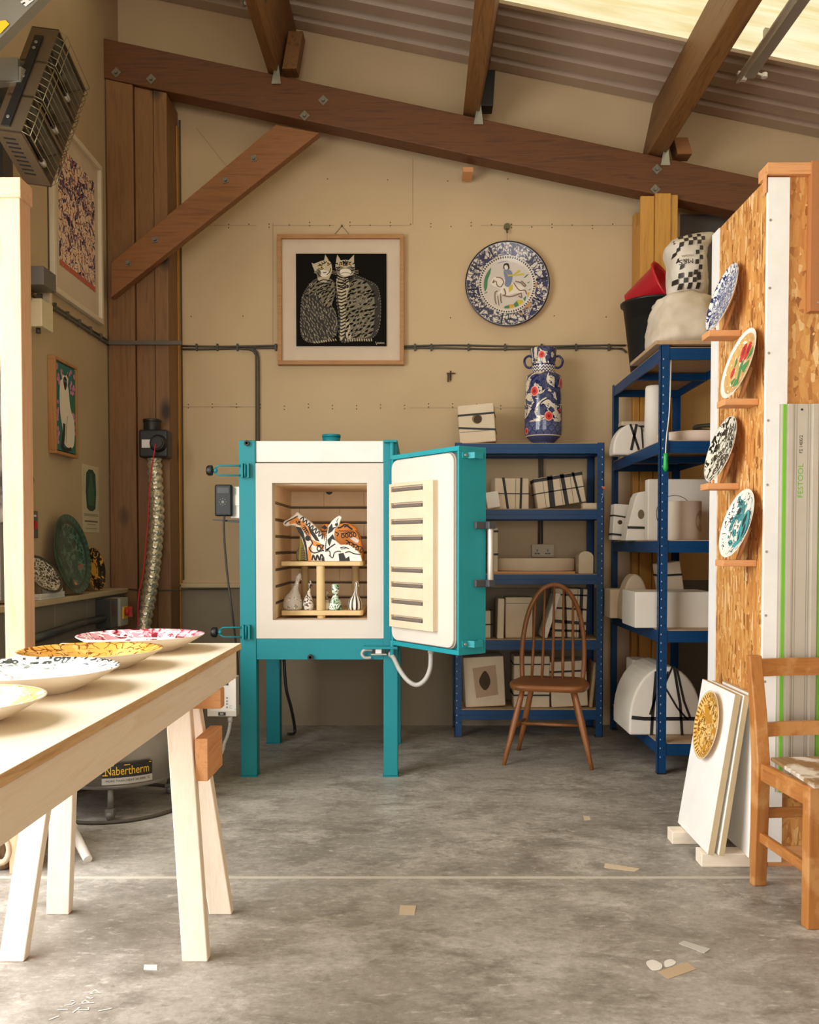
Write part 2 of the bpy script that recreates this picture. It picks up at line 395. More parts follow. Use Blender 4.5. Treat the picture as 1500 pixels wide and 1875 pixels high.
# roof : z(X) on the underside
def zr(X): return 4.31-.205*X
def sheet(y0, y1, per=.165, d=.032, thick=.0):
    m = MB(); ys = []; y = y1
    while y > y0:
        for dy, h in ((0, 0), (.095, 0), (.113, d), (.147, d)):
            if y-dy >= y0: ys.append((y-dy, h))
        y -= per
    ys.append((y0, 0)); xs = (-2.3, 3.6); vs = []; fs = []
    for (yy, h) in ys:
        for X in xs: vs.append((X, yy, zr(X)+h))
        for X in xs: vs.append((X, yy, zr(X)+h+.012))
    for i in range(len(ys)-1):
        a = i*4; b = a+4; fs += [(a, a+1, b+1, b), (a+2, b+2, b+3, a+3)]
    m.add(vs, fs); return m
rs = sheet(5.17, 6.02); rs.bb(-2.3, 3.6, 5.14, 5.17, 0, .02, 0, M4(((1,0,0,0),(0,1,0,0),(-.205,0,1,4.30),(0,0,0,1))))
ceiling = struct(build(rs, 'ceiling', m_roof))
r2 = sheet(2.6, 3.6); q2 = sheet(-4.1, .2); r2.add(q2.v, q2.f); build(r2, 'near_sheets', m_roof, ceiling)
t = NT('yellowed rooflight'); tr = t.n('ShaderNodeBsdfTranslucent')
rcol = t.mix(t.ramp(t.noise(3, 5, t.mapp((.6, 5, 1))), [(.4, (0,0,0,1)), (.65, (1,1,1,1))]), hx('#f1e7c4'), hx('#dfcf9a'))
t.l(rcol, tr.inputs['Color']); t.fin(rcol, .5)
mx = t.n('ShaderNodeMixShader'); mx.inputs[0].default_value = .8
outn = t.t.nodes['Material Output']; t.l(t.b.outputs[0], mx.inputs[1]); t.l(tr.outputs[0], mx.inputs[2]); t.l(mx.outputs[0], outn.inputs[0]); m_roofl = t.mat
SH = M4(((1,0,0,0),(0,1,0,0),(-.205,0,1,4.31),(0,0,0,1)))
rl = MB()
ny = 40
vs = []; fs = []
for i in range(ny+1):
    yy = 3.58+(5.16-3.58)*i/ny; h = .012*math.sin(2*math.pi*i/5)
    vs += [(-2.3, yy, .02+h), (3.6, yy, .02+h)]
for i in range(ny): fs.append((2*i, 2*i+1, 2*i+3, 2*i+2))
rl.add(vs, fs, 0, True, SH)
struct(build(rl, 'window_1', m_roofl))
rl2 = MB(); vs = []; fs = []
for i in range(ny+1):
    yy = .19+(2.62-.19)*i/ny; h = .012*math.sin(2*math.pi*i/5); vs += [(-2.3, yy, .02+h), (3.6, yy, .02+h)]
for i in range(ny): fs.append((2*i, 2*i+1, 2*i+3, 2*i+2))
rl2.add(vs, fs, 0, True, SH); struct(build(rl2, 'window_2', m_roofl))
# ------------------------------------------------------------------ roof timbers
YB = 5.60
bm_ = MB()
tl = P(150, 61, YB); trr = P(1560, 362, YB); bl = P(150, 134, YB); br = P(1560, 432, YB)
bm_.hexa([(bl.x, YB, bl.z), (br.x, YB, br.z), (br.x, YB+.13, br.z), (bl.x, YB+.13, bl.z), (tl.x, YB, tl.z), (trr.x, YB, trr.z), (trr.x, YB+.13, trr.z), (tl.x, YB+.13, tl.z)])
# clip the beam ends to the room
beam = build(bm_, 'roof_beam', m_beam, None, .006)
tag(beam, 'dark brown sloping roof beam running across the whole back wall', 'beam')
def boltplate(px, py, Y, parent, s=.045, rot=.785):
    c = P(px, py, Y); M = frame((c.x, Y, c.z), (1,0,0), (0,0,1)) @ M4.Rotation(rot, 4, 'Z')
    m = MB().box((0,0,.002), (s, s, .004), 0, M).cyl((0,0,.004), (0,0,.018), .011, 6, 0, None, M)
    return build(m, 'bolt_plate', mat('dull bolt plate', '#7d776a', .5, .5), parent)
for q in [(277,145), (213,133), (592,184), (558,212), (1203,310), (1200,347)]: boltplate(q[0], q[1], YB, beam)
c = P(857, 312, YB+.1); wd = MB().box((c.x, YB+.16, c.z+.0), (.062, .15, .028)); build(wd, 'wedge', m_red['x'], beam)
def purlin(pl, pr, label, cleat, cmat):
    a = P(pl[0], pl[1], YB); b = P(pr[0], pr[1], YB)
    n = V((.2, 0, .98)).normalized()
    def top(q): # up to the sheet
        return (zr(q.x)-q.z)/(n.z+.205*n.x)-.004
    y0, y1 = -4.0, YW-.002; m = MB(); pts = []
    w = b.x-a.x
    q0 = V((a.x, 0, a.z)); q1 = V((a.x+w, 0, a.z-.2*w)); t0 = q0+n*top(q0); t1 = q1+n*top(q1)
    for y in (y0, y1): pts.append([V((q.x, y, q.z)) for q in (q0, q1, t1, t0)])
    m.add(pts[0]+pts[1], [(0,1,2,3), (7,6,5,4), (0,4,5,1), (1,5,6,2), (2,6,7,3), (3,7,4,0)])
    o = tag(build(m, 'roof_purlin', m_purl, None, .004), label, 'beam', 'roof purlins above the dark beam')
    if cleat:
        (x0, yt), (x1, yb2) = cleat; c0 = P(x0, yt, YB+.1); c1 = P(x1, yb2, YB+.1)
        m = MB().hexa([(c1.x-.045, YB+.02, c1.z), (c1.x+.045, YB+.02, c1.z), (c1.x+.045, YB+.13, c1.z), (c1.x-.045, YB+.13, c1.z), (c0.x-.045, YB+.02, c0.z), (c0.x+.045, YB+.02, c0.z), (c0.x+.045, YB+.13, c0.z), (c0.x-.045, YB+.13, c0.z)])
        build(m, 'cleat', cmat, o, .003)
    cx = b.x-.005; zz = q1.z
    m = MB().prism([(cx-.03, zz-.075), (cx+.028, zz-.075), (cx+.008, zz+.09), (cx, zz+.09)], .004, frame((0, YB-.006, 0), (1,0,0), (0,0,1)))
    build(m, 'bracket', m_galv, o)
purlin((489,128), (508,131), 'leftmost roof purlin, left of the two-cat picture', ((545,70), (533,138)), m_purl)
purlin((849,200), (878,206), 'middle roof purlin, crossing the beam left of the round wall plate', ((892,140), (888,205)), m_black)
purlin((1191,275), (1220,281), 'rightmost roof purlin with bright grain, above the yellow pine post', ((1240,262), (1248,292)), m_brace)
YP = 5.602
tp = thing('timber_post', 'wide brown post of three knotty planks in the left corner', 'post', ((P(200,1000,YP).x+P(330,1000,YP).x)/2, YP+.09, 0))
for i, (a, b, dy) in enumerate([(199,249,0), (249,284,.02), (284,310,.01)]):
    x0 = P(a, 700, YP).x; x1 = P(b, 700, YP).x
    def zt(x): return bl.z+(br.z-bl.z)*(x-bl.x)/(br.x-bl.x)-.003
    xx0 = max(x0, XL+.003)
    m = MB().hexa([(xx0, YP+dy, 0), (x1-.004, YP+dy, 0), (x1-.004, YW-.002, 0), (xx0, YW-.002, 0), (xx0, YP+dy, zt(xx0)), (x1-.004, YP+dy, zt(x1)), (x1-.004, YW-.002, zt(x1)), (xx0, YW-.002, zt(xx0))])
    build(m, 'plank', m_post, tp, .004)
x0 = P(310, 700, YP).x-.003; m = MB().bb(x0, x0+.006, YW-.05, YW-.001, 0, P(326, 200, YP).z); build(m, 'edge_strip', m_yell, tp)
YR = 5.53
m = MB(); pts = [P(*q, YR) for q in [(203,481), (505,228), (585,243), (203,545)]]
m.prism([(p.x, p.z) for p in pts], .065, frame((0, YR+.065, 0), (1,0,0), (0,0,1)))
br_ = tag(build(m, 'diagonal_brace', m_brace, None, .004), 'brown diagonal brace bolted from the corner post up to the roof beam', 'beam')
for q in [(235,482), (284,439), (413,330), (465,290)]: boltplate(q[0], q[1], YR, br_, .034, .2)
YY = 5.76
yp = thing('pine_post', 'yellow pine post of layered boards behind the tall right rack', 'post', ((P(1163,500,YY).x+P(1243,500,YY).x)/2, YY+.05, 0))
for a, b, y0, ztop in [(1164,1176,5.80,2.9), (1176,1199,5.77,2.9), (1199,1228,5.755,2.9), (1228,1242,5.78,2.9)]:
    x0 = P(a, 600, YY).x; x1 = P(b, 600, YY).x; m = MB().bb(x0, x1-.003, y0, YW-.002, 0, P(a, 385, YY).z); build(m, 'board', m_yell, yp, .003)
for a, b, y0, yt in [(1173,1199,5.575,358), (1199,1228,5.56,355), (1228,1242,5.575,356)]:
    x0 = P(a, 450, 5.57).x; x1 = P(b, 450, 5.57).x; m = MB()
    zt0 = P(a, yt, 5.57).z; m.bb(x0, x1-.002, y0, 5.598, 2.45, zt0); m.bb(x0, x1-.002, 5.598, 5.75, 2.45, P(a, 392, 5.6).z-.05); build(m, 'face_board', m_yell, yp, .003)
# ------------------------------------------------------------------ the big kiln
YK = 4.532
kx = lambda px, Y=YK: P(px, 1000, Y).x
kz = lambda py, Y=YK: P(768, py, Y).z
kiln = thing('kiln', 'large turquoise front loading kiln on legs with its door open', 'kiln', (-.505, YK+.43, 0))
XA0, XA1, XB0, XB1 = -.905, -.823, -.181, -.109
for nm, x0, x1, y0, y1, zt in [('leg', XA0, XA1, YK, YK+.08, 1.70), ('leg', XB0, XB1, YK, YK+.08, 1.70), ('leg', XA0, XA0+.08, 5.30, 5.38, .6), ('leg', XB1-.08, XB1, 5.30, 5.38, .6)]:
    m = MB().bb(x0, x1, y0, y1, 0.006, zt).bb(x0-.004, x1+.004, y0-.004, y1+.004, 0, .006); build(m, nm, m_teal, kiln, .003)
m = MB().bb(XA1, XB0, YK+.005, YK+.06, .597, .702); build(m, 'cross_beam', m_teal, kiln, .002)
m = MB().bb(XA0, XA0+.02, YK+.08, 5.38, .597, 1.698).bb(XB1-.02, XB1, YK+.08, 5.38, .597, 1.698).bb(XA0+.02, XB1-.02, 5.34, 5.38, .597, 1.698).bb(XA0+.02, XB1-.02, YK+.08, 5.34, .597, .64).bb(XA0+.02, XB1-.02, YK+.08, 5.34, 1.66, 1.698)
build(m, 'casing', m_teal, kiln, .002)
zt_, zm = 1.698, kz(848)
m = MB().bb(XA1, XB0, YK+.012, YK+.08, zm+.006, zt_); build(m, 'lintel_panel', m_white, kiln, .003)
ox0, ox1, oz0, oz1 = -.74, -.263, .797, 1.487
m = MB()
for a in ((XA1, ox0, .704, zm), (ox1, XB0, .704, zm), (ox0, ox1, oz1, zm), (ox0, ox1, .704, oz0)): m.bb(a[0], a[1], YK+.004, YK+.10, a[2], a[3])
build(m, 'front_insulation', m_fibre, kiln)
# faint scorch outline of the door seal, drawn as thin strips
m = MB(); FM = frame((0, YK+.0035, 0), (1,0,0), (0,0,1))
def rrect(x0, x1, z0, z1, r, n=5):
    o = []
    for cx, cz, a0 in ((x1-r, z1-r, 0), (x0+r, z1-r, 90), (x0+r, z0+r, 180), (x1-r, z0+r, 270)):
        for k in range(n+1): A = math.radians(a0+90*k/n); o.append((cx+r*math.cos(A), cz+r*math.sin(A)))
    return o
m_seal = mat('faint seal mark', '#d3c9bd', .9)
q = rrect(XA1+.012, XB0-.012, .722, zm-.018, .04); m.stroke(q+[q[0]], .003, 0, FM)
build(m, 'seal_mark', m_seal, kiln)
# chamber
m = MB(); yb = 5.2
m.bb(ox0-.05, ox0-.012, YK+.1, yb+.05, oz0-.04, oz1+.04, 1).bb(ox1+.012, ox1+.05, YK+.1, yb+.05, oz0-.04, oz1+.04, 1).bb(ox0-.05, ox1+.05, yb+.012, yb+.05, oz0-.04, oz1+.04, 1)
m.bb(ox0-.05, ox1+.05, YK+.1, yb, oz0-.05, oz0-.005, 0).bb(ox0-.05, ox1+.05, YK+.1, yb+.02, oz1-.005, oz1+.05, 0)
n = 8; dz = (oz1-oz0)/n
for i in range(n):
    z0 = oz0+i*dz; z1 = z0+dz*.82
    if i == n-1: z1 = oz1
    m.bb(ox0-.02, ox0, YK+.1, yb, z0, z1, 0).bb(ox1, ox1+.02, YK+.1, yb, z0, z1, 0)
    off = .08 if i % 2 else -.06
    xs = [ox0, -.5+off-.13, -.5+off+.1, ox1]
    for a, b in zip(xs, xs[1:]): m.bb(a+.0008, b-.0008, yb, yb+.02, z0, z1, 0)
    if i < n-1:
        zc = z0+dz*.88
        pts = [(ox0-.008, YK+.12, zc), (ox0-.008, yb+.006, zc), (ox1+.008, yb+.006, zc), (ox1+.008, YK+.12, zc)]; m.tube(pts, .004, 6, 2)
m.disc((P(603,899,yb).x, P(603,899,yb).z), .021, 0, frame((0, yb-.002, 0), (1,0,0), (0,0,1)), 3, 16)
build(m, 'chamber', [m_brickin, mat('dark groove brick', '#b89a70', .9), m_coil, m_black], kiln)
c = P(607, 803, 4.85); m = MB().cyl((c.x, 4.85, 1.698), (c.x, 4.85, 1.76), .047, 20).cyl((c.x, 4.85, 1.752), (c.x, 4.85, 1.766), .05, 20); build(m, 'vent_collar', m_teal, kiln)
def knob(c, r, L, parent, d=(0,-1,0), name='knob'):
    d = V(d); m = MB().cyl(V(c), V(c)+d*L, r*.6, 14).cyl(V(c)+d*L*.4, V(c)+d*L, r, 14); return build(m, name, m_black, parent, .002)
knob((kx(454), YK, kz(812)), .014, .02, kiln); knob((kx(568), YK+.005, kz(1203)), .015, .022, kiln)
for y0 in (862, 1157):
    z = kz(y0); xr = kx(446)
    m = MB(); L = kx(396 if y0 < 1000 else 402)
    for s in (-.024, .024): m.tube([(xr+.02, YK-.012, z+s), (L+.02, YK-.02, z+s), (L, YK-.02, z+s*.4)], .0042, 8)
    m.bb(xr-.005, xr+.004, YK-.03, YK, z-.036, z+.036).bb(xr+.026, xr+.034, YK-.03, YK, z-.036, z+.036).bb(xr-.005, xr+.034, YK-.006, YK, z-.036, z+.036)
    m.cyl((xr+.012, YK-.016, z-.03), (xr+.012, YK-.016, z+.03), .007, 8).ball((L+.004, YK-.02, z), .011, 0, 8)
    la = build(m, 'latch', m_teal, kiln)
    k = MB().cyl((L, YK-.02, z), (L-.02, YK-.02, z), .008, 10).cyl((L-.012, YK-.02, z), (L-.034, YK-.02, z), .026, 16).cyl((L-.034, YK-.02, z), (L-.04, YK-.02, z), .021, 16); build(k, 'latch_knob', m_black, la, .002)
# hinge channel and pin
m = MB().bb(XB0+.005, XB1-.002, YK-.05, YK, 1.685, 1.697).cyl((-.135, YK-.028, 1.60), (-.135, YK-.028, 1.685), .013, 12)
build(m, 'hinge', m_teal, kiln, .001)
m = MB().bb(XB0-.1, XB1+.0, YK-.045, YK+.004, .655, .668).cyl((-.135, YK-.028, .625), (-.135, YK-.028, .70), .013, 12)
build(m, 'hinge', m_teal, kiln, .001)
m = MB().bb(kx(682), kx(706), YK-.032, YK-.004, kz(1196), kz(1186), 1).bb(kx(688), kx(699), YK-.036, YK-.004, kz(1195), kz(1187), 0).bb(kx(680), kx(708), YK-.034, YK+.004, kz(1198), kz(1195.5), 2)
sw = build(m, 'door_switch', [m_white, m_black, m_galv], kiln)
m = MB(); pts = cr([P(682,1190,YK-.018), P(668,1190,YK-.018), P(663,1197,YK-.018), P(668,1204,YK-.018), P(680,1204,YK-.01)], 8); pts = resample(pts, .0025); m.tube(pts, [.0085 if i % 2 else .0072 for i in range(len(pts))], 10)
build(m, 'switch_conduit', m_conduit, kiln)
# door, turned open on its hinge
hg = V((-.139, 4.492, 0)); dd = V((.58, -.815, 0)).normalized(); nn = V((-dd.y, dd.x, 0))
DM = frame((hg.x, hg.y, 0), dd, nn)       # u along the door, v outward, w up
DW, D0, D1, DT = .545, .677, 1.620, .158
def DP(u, v, z): return V((hg.x, hg.y, z))+dd*u+nn*v
m = MB(); r = .022
m.bb(0, DW, .02, DT, D0, D1, 0, DM)
m.bb(0, DW, 0, .02, D0, D0+r, 0, DM).bb(0, DW, 0, .02, D1-r, D1, 0, DM).bb(0, .012, 0, .02, D0+r, D1-r, 0, DM).bb(DW-.012, DW, 0, .02, D0+r, D1-r, 0, DM)
door = build(m, 'door', m_teal2, kiln, .0015)
DF = frame(DP(0, .02, 0), dd, (0,0,1))    # w points inward (towards -n)
q = rrect(.016, DW-.016, D0+.026, D1-.026, .045, 6)
m = MB().prism(q, .022, DF, 1); build(m, 'fibre_seal', [m_fibre2, m_fibre2], door)
q = rrect(.02, DW-.024, D0+.03, D1-.03, .043, 6)
m = MB().prism(q, .012, DF, 0, 0, .0215); build(m, 'insulation', m_fibre, door, .004)
pz0, pz1, pu0, pu1 = .775, 1.473, .042, .405
zs = [1.458, 1.379, 1.30, 1.222, 1.069, .996, .915, .834]; zs = [z-.012 for z in zs]
m = MB(); su0, su1 = .058, .325; b0 = .033; b1 = .062
m.bb(pu0, pu1, pz0, pz1, b0, b0+.012, 0, DF)
m.bb(pu0, su0, pz0, pz1, b0+.012, b1, 0, DF).bb(su1, pu1, pz0, pz1, b0+.012, b1, 0, DF)
edges = [pz1]+[v for z in zs for v in (z+.0125, z-.0125)]+[pz0]
for i in range(0, len(edges), 2): m.bb(su0, su1, edges[i+1], edges[i], b0+.012, b1, 0, DF)
for z in zs: m.tube([DF @ V((su0+.015, z-.004, b0+.026)), DF @ V((su1-.004, z-.004, b0+.026))], .009, 8, 1)
for z in (1.40, 1.32, 1.24, 1.155, 1.09, 1.03, .955, .875): m.stroke([(su0-.02, z), (pu1, z)], .0012, b1+.0004, DF, 2)
build(m, 'element_plug', [m_brick, m_coil, m_seal], door, .0015)
# edge fittings : handle and catch lugs on the free edge
EM = frame(DP(DW, 0, 0), nn, (0,0,1))     # u across the thickness, v up, w outward along the door
for z0, z1 in ((1.565, 1.592), (.712, .742)):
    m = MB().bb(.018, .055, z0, z1, 0, .006, 0, EM).hexa([(.045, z0, .0), (.062, z0, .035), (.062, z1, .035), (.045, z1, .0), (.05, z0, .0), (.066, z0, .033), (.066, z1, .033), (.05, z1, .0)], 0, EM)
    m.bb(.062, .118, z0, z1, .03, .036, 0, EM).bb(.113, .118, z0, z1, 0, .036, 0, EM).cyl(EM @ V((.03, (z0+z1)/2, .006)), EM @ V((.03, (z0+z1)/2, .016)), .006, 8, 1)
    build(m, 'catch_lug', [m_teal2, m_galv], door)
hz0, hz1 = 1.0, 1.265
m = MB()
for z in (hz0, hz1): m.bb(.085, .16, z-.016, z+.016, 0, .02, 0, EM).bb(.14, .178, z-.016, z+.016, 0, .045, 0, EM)
m.cyl(EM @ V((.165, hz0, .025)), EM @ V((.165, hz1, .025)), .0145, 18, 1)
build(m, 'handle', [mat('dark grey bracket', '#45474a', .5), m_alu], door, .003)
m = MB(); pts = [P(716,1198,YK-.01), P(722,1206,YK-.05), P(733,1228,YK-.12), P(748,1247,YK-.16), P(764,1254,YK-.17), P(779,1244,YK-.18), P(788,1222,YK-.18), P(789,1193,YK-.18)]
pts = resample(cr(pts, 8), .0042); m.tube(pts, [.0125 if i % 2 else .0102 for i in range(len(pts))], 12); m.cyl(P(714,1196,YK), P(718,1200,YK-.02), .016, 12).cyl(P(789,1186,YK-.18), P(789,1196,YK-.18), .015, 12)
build(m, 'cable_conduit', m_conduit, kiln)
m = MB().tube(cr([P(520,1205,5.1), P(524,1260,5.1), P(534,1300,5.15), P(540,1340,5.2), P(528,1344,5.1)], 6), .009, 8); build(m, 'power_cable', m_black, kiln)
# controller on its bracket beside the kiln
hc = thing('kiln_controller', 'black handset controller with dial hung left of the turquoise kiln', 'controller', P(409, 945, 5.0))
Yh = 5.0; m = MB()
a = P(393, 945, Yh); b = P(424, 887, Yh); m.bb(a.x, b.x, Yh, Yh+.04, a.z, b.z); build(m, 'body', m_black, hc, .01, 3)
M = frame((0, Yh-.0015, 0), (1,0,0), (0,0,1)); m_grey2 = mat('grey print', '#8d8b85', .6); m_dkg = mat('dark display', '#3a3b38', .3)
c = P(408, 919, Yh); m = MB()
for k in range(8): A = k*math.pi/4; m.disc((c.x+.018*math.cos(A), c.z+.018*math.sin(A)), .003, 0, M, 0, 6)
m.disc((c.x, c.z), .008, 0, M, 0, 12); build(m, 'dial', m_grey2, hc)
a = P(398, 903, Yh); b = P(419, 893, Yh); m = MB().flat([(a.x, a.z), (b.x, a.z), (b.x, b.z), (a.x, b.z)], 0, M); build(m, 'display', m_dkg, hc)
a = P(418, 950, Yh+.05); m = MB().bb(P(420,1000,Yh).x, XA0-.001, Yh+.05, Yh+.056, kz(948, Yh), kz(890, Yh)); m.bb(P(400,1000,Yh).x, XA0-.001, Yh+.041, Yh+.05, kz(925, Yh), kz(905, Yh)); build(m, 'mounting_plate', m_alu, hc)
m = MB(); pl = P(389, 951, Yh); m.hexa([(pl.x, Yh+.0, pl.z-.004), (XA0-.001, Yh-.02, pl.z-.03), (XA0-.001, Yh+.05, pl.z-.03), (pl.x, Yh+.05, pl.z-.004), (pl.x, Yh, pl.z), (XA0-.001, Yh-.02, pl.z-.008), (XA0-.001, Yh+.05, pl.z-.008), (pl.x, Yh+.05, pl.z)]); build(m, 'bracket', m_black, hc)
m = MB().tube(cr([P(411,945,Yh-.025), P(410,975,Yh-.03), P(416,1050,Yh-.03), P(425,1120,Yh-.03), P(434,1200,Yh+.1), P(440,1290,Yh+.15)], 8), .006, 8); build(m, 'cable', m_dk, hc)
# ------------------------------------------------------------------ inside the kiln
Yf = 4.69; zs1 = 1.086; zs0 = .842
m_cord = mat('cream kiln furniture', '#d9c08d', .7, col2='#d0b480')
def kz2(py): return kz(py, Yf)
def slab(z0, z1, label):
    x0 = P(515,1000,Yf).x; x1 = P(664,1000,Yf).x; m = MB()
    m.prism([(x0, Yf), (x1-.012, Yf), (x1, Yf+.012), (x1, Yf+.40), (x0, Yf+.40)], z1-z0, None, 0, None, z0)
    return tag(build(m, 'kiln_shelf', m_cord, None, .003), label, 'shelf', 'kiln shelves')
slab(kz2(1036), kz2(1028), 'upper cream kiln shelf carrying the painted horses')
slab(kz2(1127), kz2(1118), 'lower cream kiln shelf carrying the small bottles')
ZU, ZL = kz2(1028), kz2(1118)
def prop(px, Y, z0, z1, label, r=.022):
    c = P(px, 1000, Y); m = MB().cyl((c.x, Y, z0), (c.x, Y, z1), r, 16)
    tag(build(m, 'kiln_prop', m_cord, None, .002), label, 'prop', 'kiln props')
prop(587, Yf+.025, ZL, kz2(1036), 'front cream prop between the two kiln shelves')
prop(588, Yf+.03, oz0-.005, kz2(1127), 'short cream prop under the lower kiln shelf')
prop(558, Yf+.37, ZL, kz2(1036), 'back left prop between the two kiln shelves', .02)
prop(651, Yf+.37, ZL, kz2(1036), 'back right prop between the two kiln shelves', .02)
prop(552, Yf+.37, oz0-.005, kz2(1127), 'rear short prop at left under the lower kiln shelf', .02)
prop(648, Yf+.37, oz0-.005, kz2(1127), 'rear short prop at right under the lower kiln shelf', .02)
m_or = mat('orange glaze', '#e08a2e', .5); m_ink = mat('black slip', '#231c17', .55); m_wg = mat('white slip', '#efe7da', .5); m_olive = mat('olive slip', '#8b8466', .6); m_ylw = mat('yellow slip', '#c9bb3c', .5)
def KQ(cx, cy, Y):     # points read from the kiln close-up
    p = P(490+cx*.14937, 870+cy*.14937, Y); return (p.x, p.z)
def figure(name, out, Y, th, base, label, cat, decor, smooth=True):
    q = [KQ(a, b, Y) for a, b in out]; zmin = min(z for x, z in q); q = [(x, max(z, zmin)+ZU-zmin+.0005) for x, z in q]; dz = ZU-zmin
    M = frame((0, Y+th, 0), (1,0,0), (0,0,1)); m = MB().prism(q, th, M, 0)
    mats = [base]; root = tag(build(m, name, mats, None, min(.014, th*.3), 3), label, cat)
    m = MB(); M2 = frame((0, Y-.0006, 0), (1,0,0), (0,0,1)); ms = [m_ink, m_or, m_wg, m_ylw]
    for k, (kind, mi, pts, w) in enumerate(decor):
        z = .00015*k
        qq = [(x, zz+dz) for x, zz in (KQ(a, b, Y) for a, b in pts)]
        if kind == 's': m.stroke([(p.x, p.y) for p in cr([(x, zz, 0) for x, zz in qq], 5)], w*.00041, z, M2, mi)
        elif kind == 'p': m.flat(qq, z, M2, mi)
        elif kind == 'd': m.disc(qq[0], w*.00041, z, M2, mi, 12)
    build(m, 'painted_decoration', ms, root)
    return root
loops = lambda x0, y0, n, dx, dy, r: [(x0+dx*(t/12)+r*math.cos(t/12*2*math.pi-math.pi/2), y0+dy*(t/12)+r*math.sin(t/12*2*math.pi-math.pi/2)) for t in range(12*n)]
zig = lambda x0, y0, x1, y1, n, a: [(x0+(x1-x0)*k/n+(a if k % 2 else -a)*.6, y0+(y1-y0)*k/n-(a if k % 2 else -a)) for k in range(n+1)]
figure('horse_vessel', [(178,590),(205,560),(250,540),(330,480),(358,448),(378,455),(400,480),(470,530),(560,600),(640,690),(690,760),(720,850),(760,940),(790,1055),(470,1055),(462,960),(440,860),(392,720),(372,655),(335,622),(280,615),(225,632),(196,615)], 4.73, .075, m_wg,
  'orange and white horse vessel with long black patterned neck in the kiln', 'sculpture',
  [('p',1,[(260,560),(350,500),(395,545),(470,600),(520,690),(545,790),(640,830),(700,880),(690,910),(560,860),(505,760),(450,690),(400,620),(330,590),(270,600)],0), ('p',1,[(500,880),(540,880),(535,1050),(485,1050)],0), ('p',0,[(350,630),(410,640),(440,700),(480,860),(500,1050),(478,1050),(462,900),(430,780),(380,700)],0),
   ('p',0,[(480,600),(540,660),(600,740),(640,815),(590,800),(530,720)],0), ('d',0,[(495,772)],36), ('s',0,zig(410,520,680,760,14,22),15), ('s',0,[(215,600),(240,570),(320,530),(372,500)],13), ('d',0,[(388,575)],18), ('s',0,[(350,560),(375,600),(410,600)],12), ('s',0,loops(440,635,4,14,22,20),9),
   ('s',0,[(520,780),(550,830),(515,900),(560,950),(610,945),(650,930),(750,905)],15), ('s',0,loops(600,890,2,60,0,36),15), ('s',0,[(545,1040),(560,980),(590,1040),(610,980),(640,1040),(660,970),(700,1040)],20), ('d',0,[(690,1030)],30)])
figure('pale_horse_vessel', [(700,1055),(690,950),(695,850),(715,730),(745,620),(790,560),(835,520),(878,494),(905,505),(908,525),(890,560),(872,625),(830,655),(818,720),(832,800),(890,850),(990,850),(1080,900),(1140,970),(1160,1055)], 4.70, .03, m_wg,
  'white horse vessel with black brushwork, head raised, in front of the orange one', 'sculpture',
  [('s',0,[(728,700),(722,780),(716,860),(712,930)],7), ('s',0,zig(735,640,708,900,22,9),5), ('d',0,[(845,605)],20), ('p',0,[(750,640),(790,590),(800,640),(860,625),(820,650),(790,690),(740,720)],0), ('s',0,[(870,525),(850,560),(862,600)],8), ('p',0,[(735,790),(800,720),(835,800),(790,780),(760,870),(740,830)],0), ('s',0,[(760,900),(720,915),(800,860),(830,840)],16),
   ('s',0,[(705,930),(760,930),(770,990),(800,1010),(820,950),(870,930),(900,940)],12), ('p',0,[(870,960),(930,950),(960,1020),(1000,990),(1010,1050),(880,1050)],0), ('s',0,[(950,950),(1000,935),(1060,960),(1140,970)],14), ('s',0,[(890,890),(940,880),(1000,900)],12), ('s',0,[(900,905),(960,895)],9), ('d',0,[(1085,910)],10), ('d',0,[(1050,880)],9), ('d',0,[(760,985)],8)])
figure('orange_humped_vessel', [(640,700),(660,610),(720,590),(780,620),(880,600),(950,588),(1020,598),(1085,650),(1125,740),(1150,830),(1168,930),(1160,1055),(760,1055)], 4.82, .10, m_or,
  'rounded orange vessel with black loops standing behind the white horse', 'sculpture',
  [('s',0,loops(900,745,4,48,-5,28),12), ('s',0,[(860,650),(900,640),(950,610),(1000,640),(1040,670)],22), ('s',0,[(990,610),(940,640)],18), ('s',0,zig(870,685,1060,690,12,6),7), ('s',0,loops(960,830,4,55,25,30),13), ('p',2,[(1010,780),(1060,760),(1120,800),(1110,830),(1080,830)],0), ('s',0,[(830,700),(870,720),(850,750)],14), ('s',0,[(1080,680),(1110,720),(1130,790)],10), ('p',0,[(660,640),(700,610),(735,650),(700,670)],0), ('s',0,[(655,690),(730,690)],14)])
figure('olive_vessel', [(350,1055),(345,960),(380,880),(395,800),(390,700),(430,700),(470,900),(500,1055)], 4.84, .06, m_olive,
  'olive and yellow striped vessel behind the horse neck', 'sculpture',
  [('p',3,[(395,720),(430,800),(470,860),(440,850),(410,900),(405,1050),(380,1050),(392,880)],0)]+[('s',3,[(415,y),(440,y-12),(470,y)],9) for y in (890,920,950,980,1010,1040)])
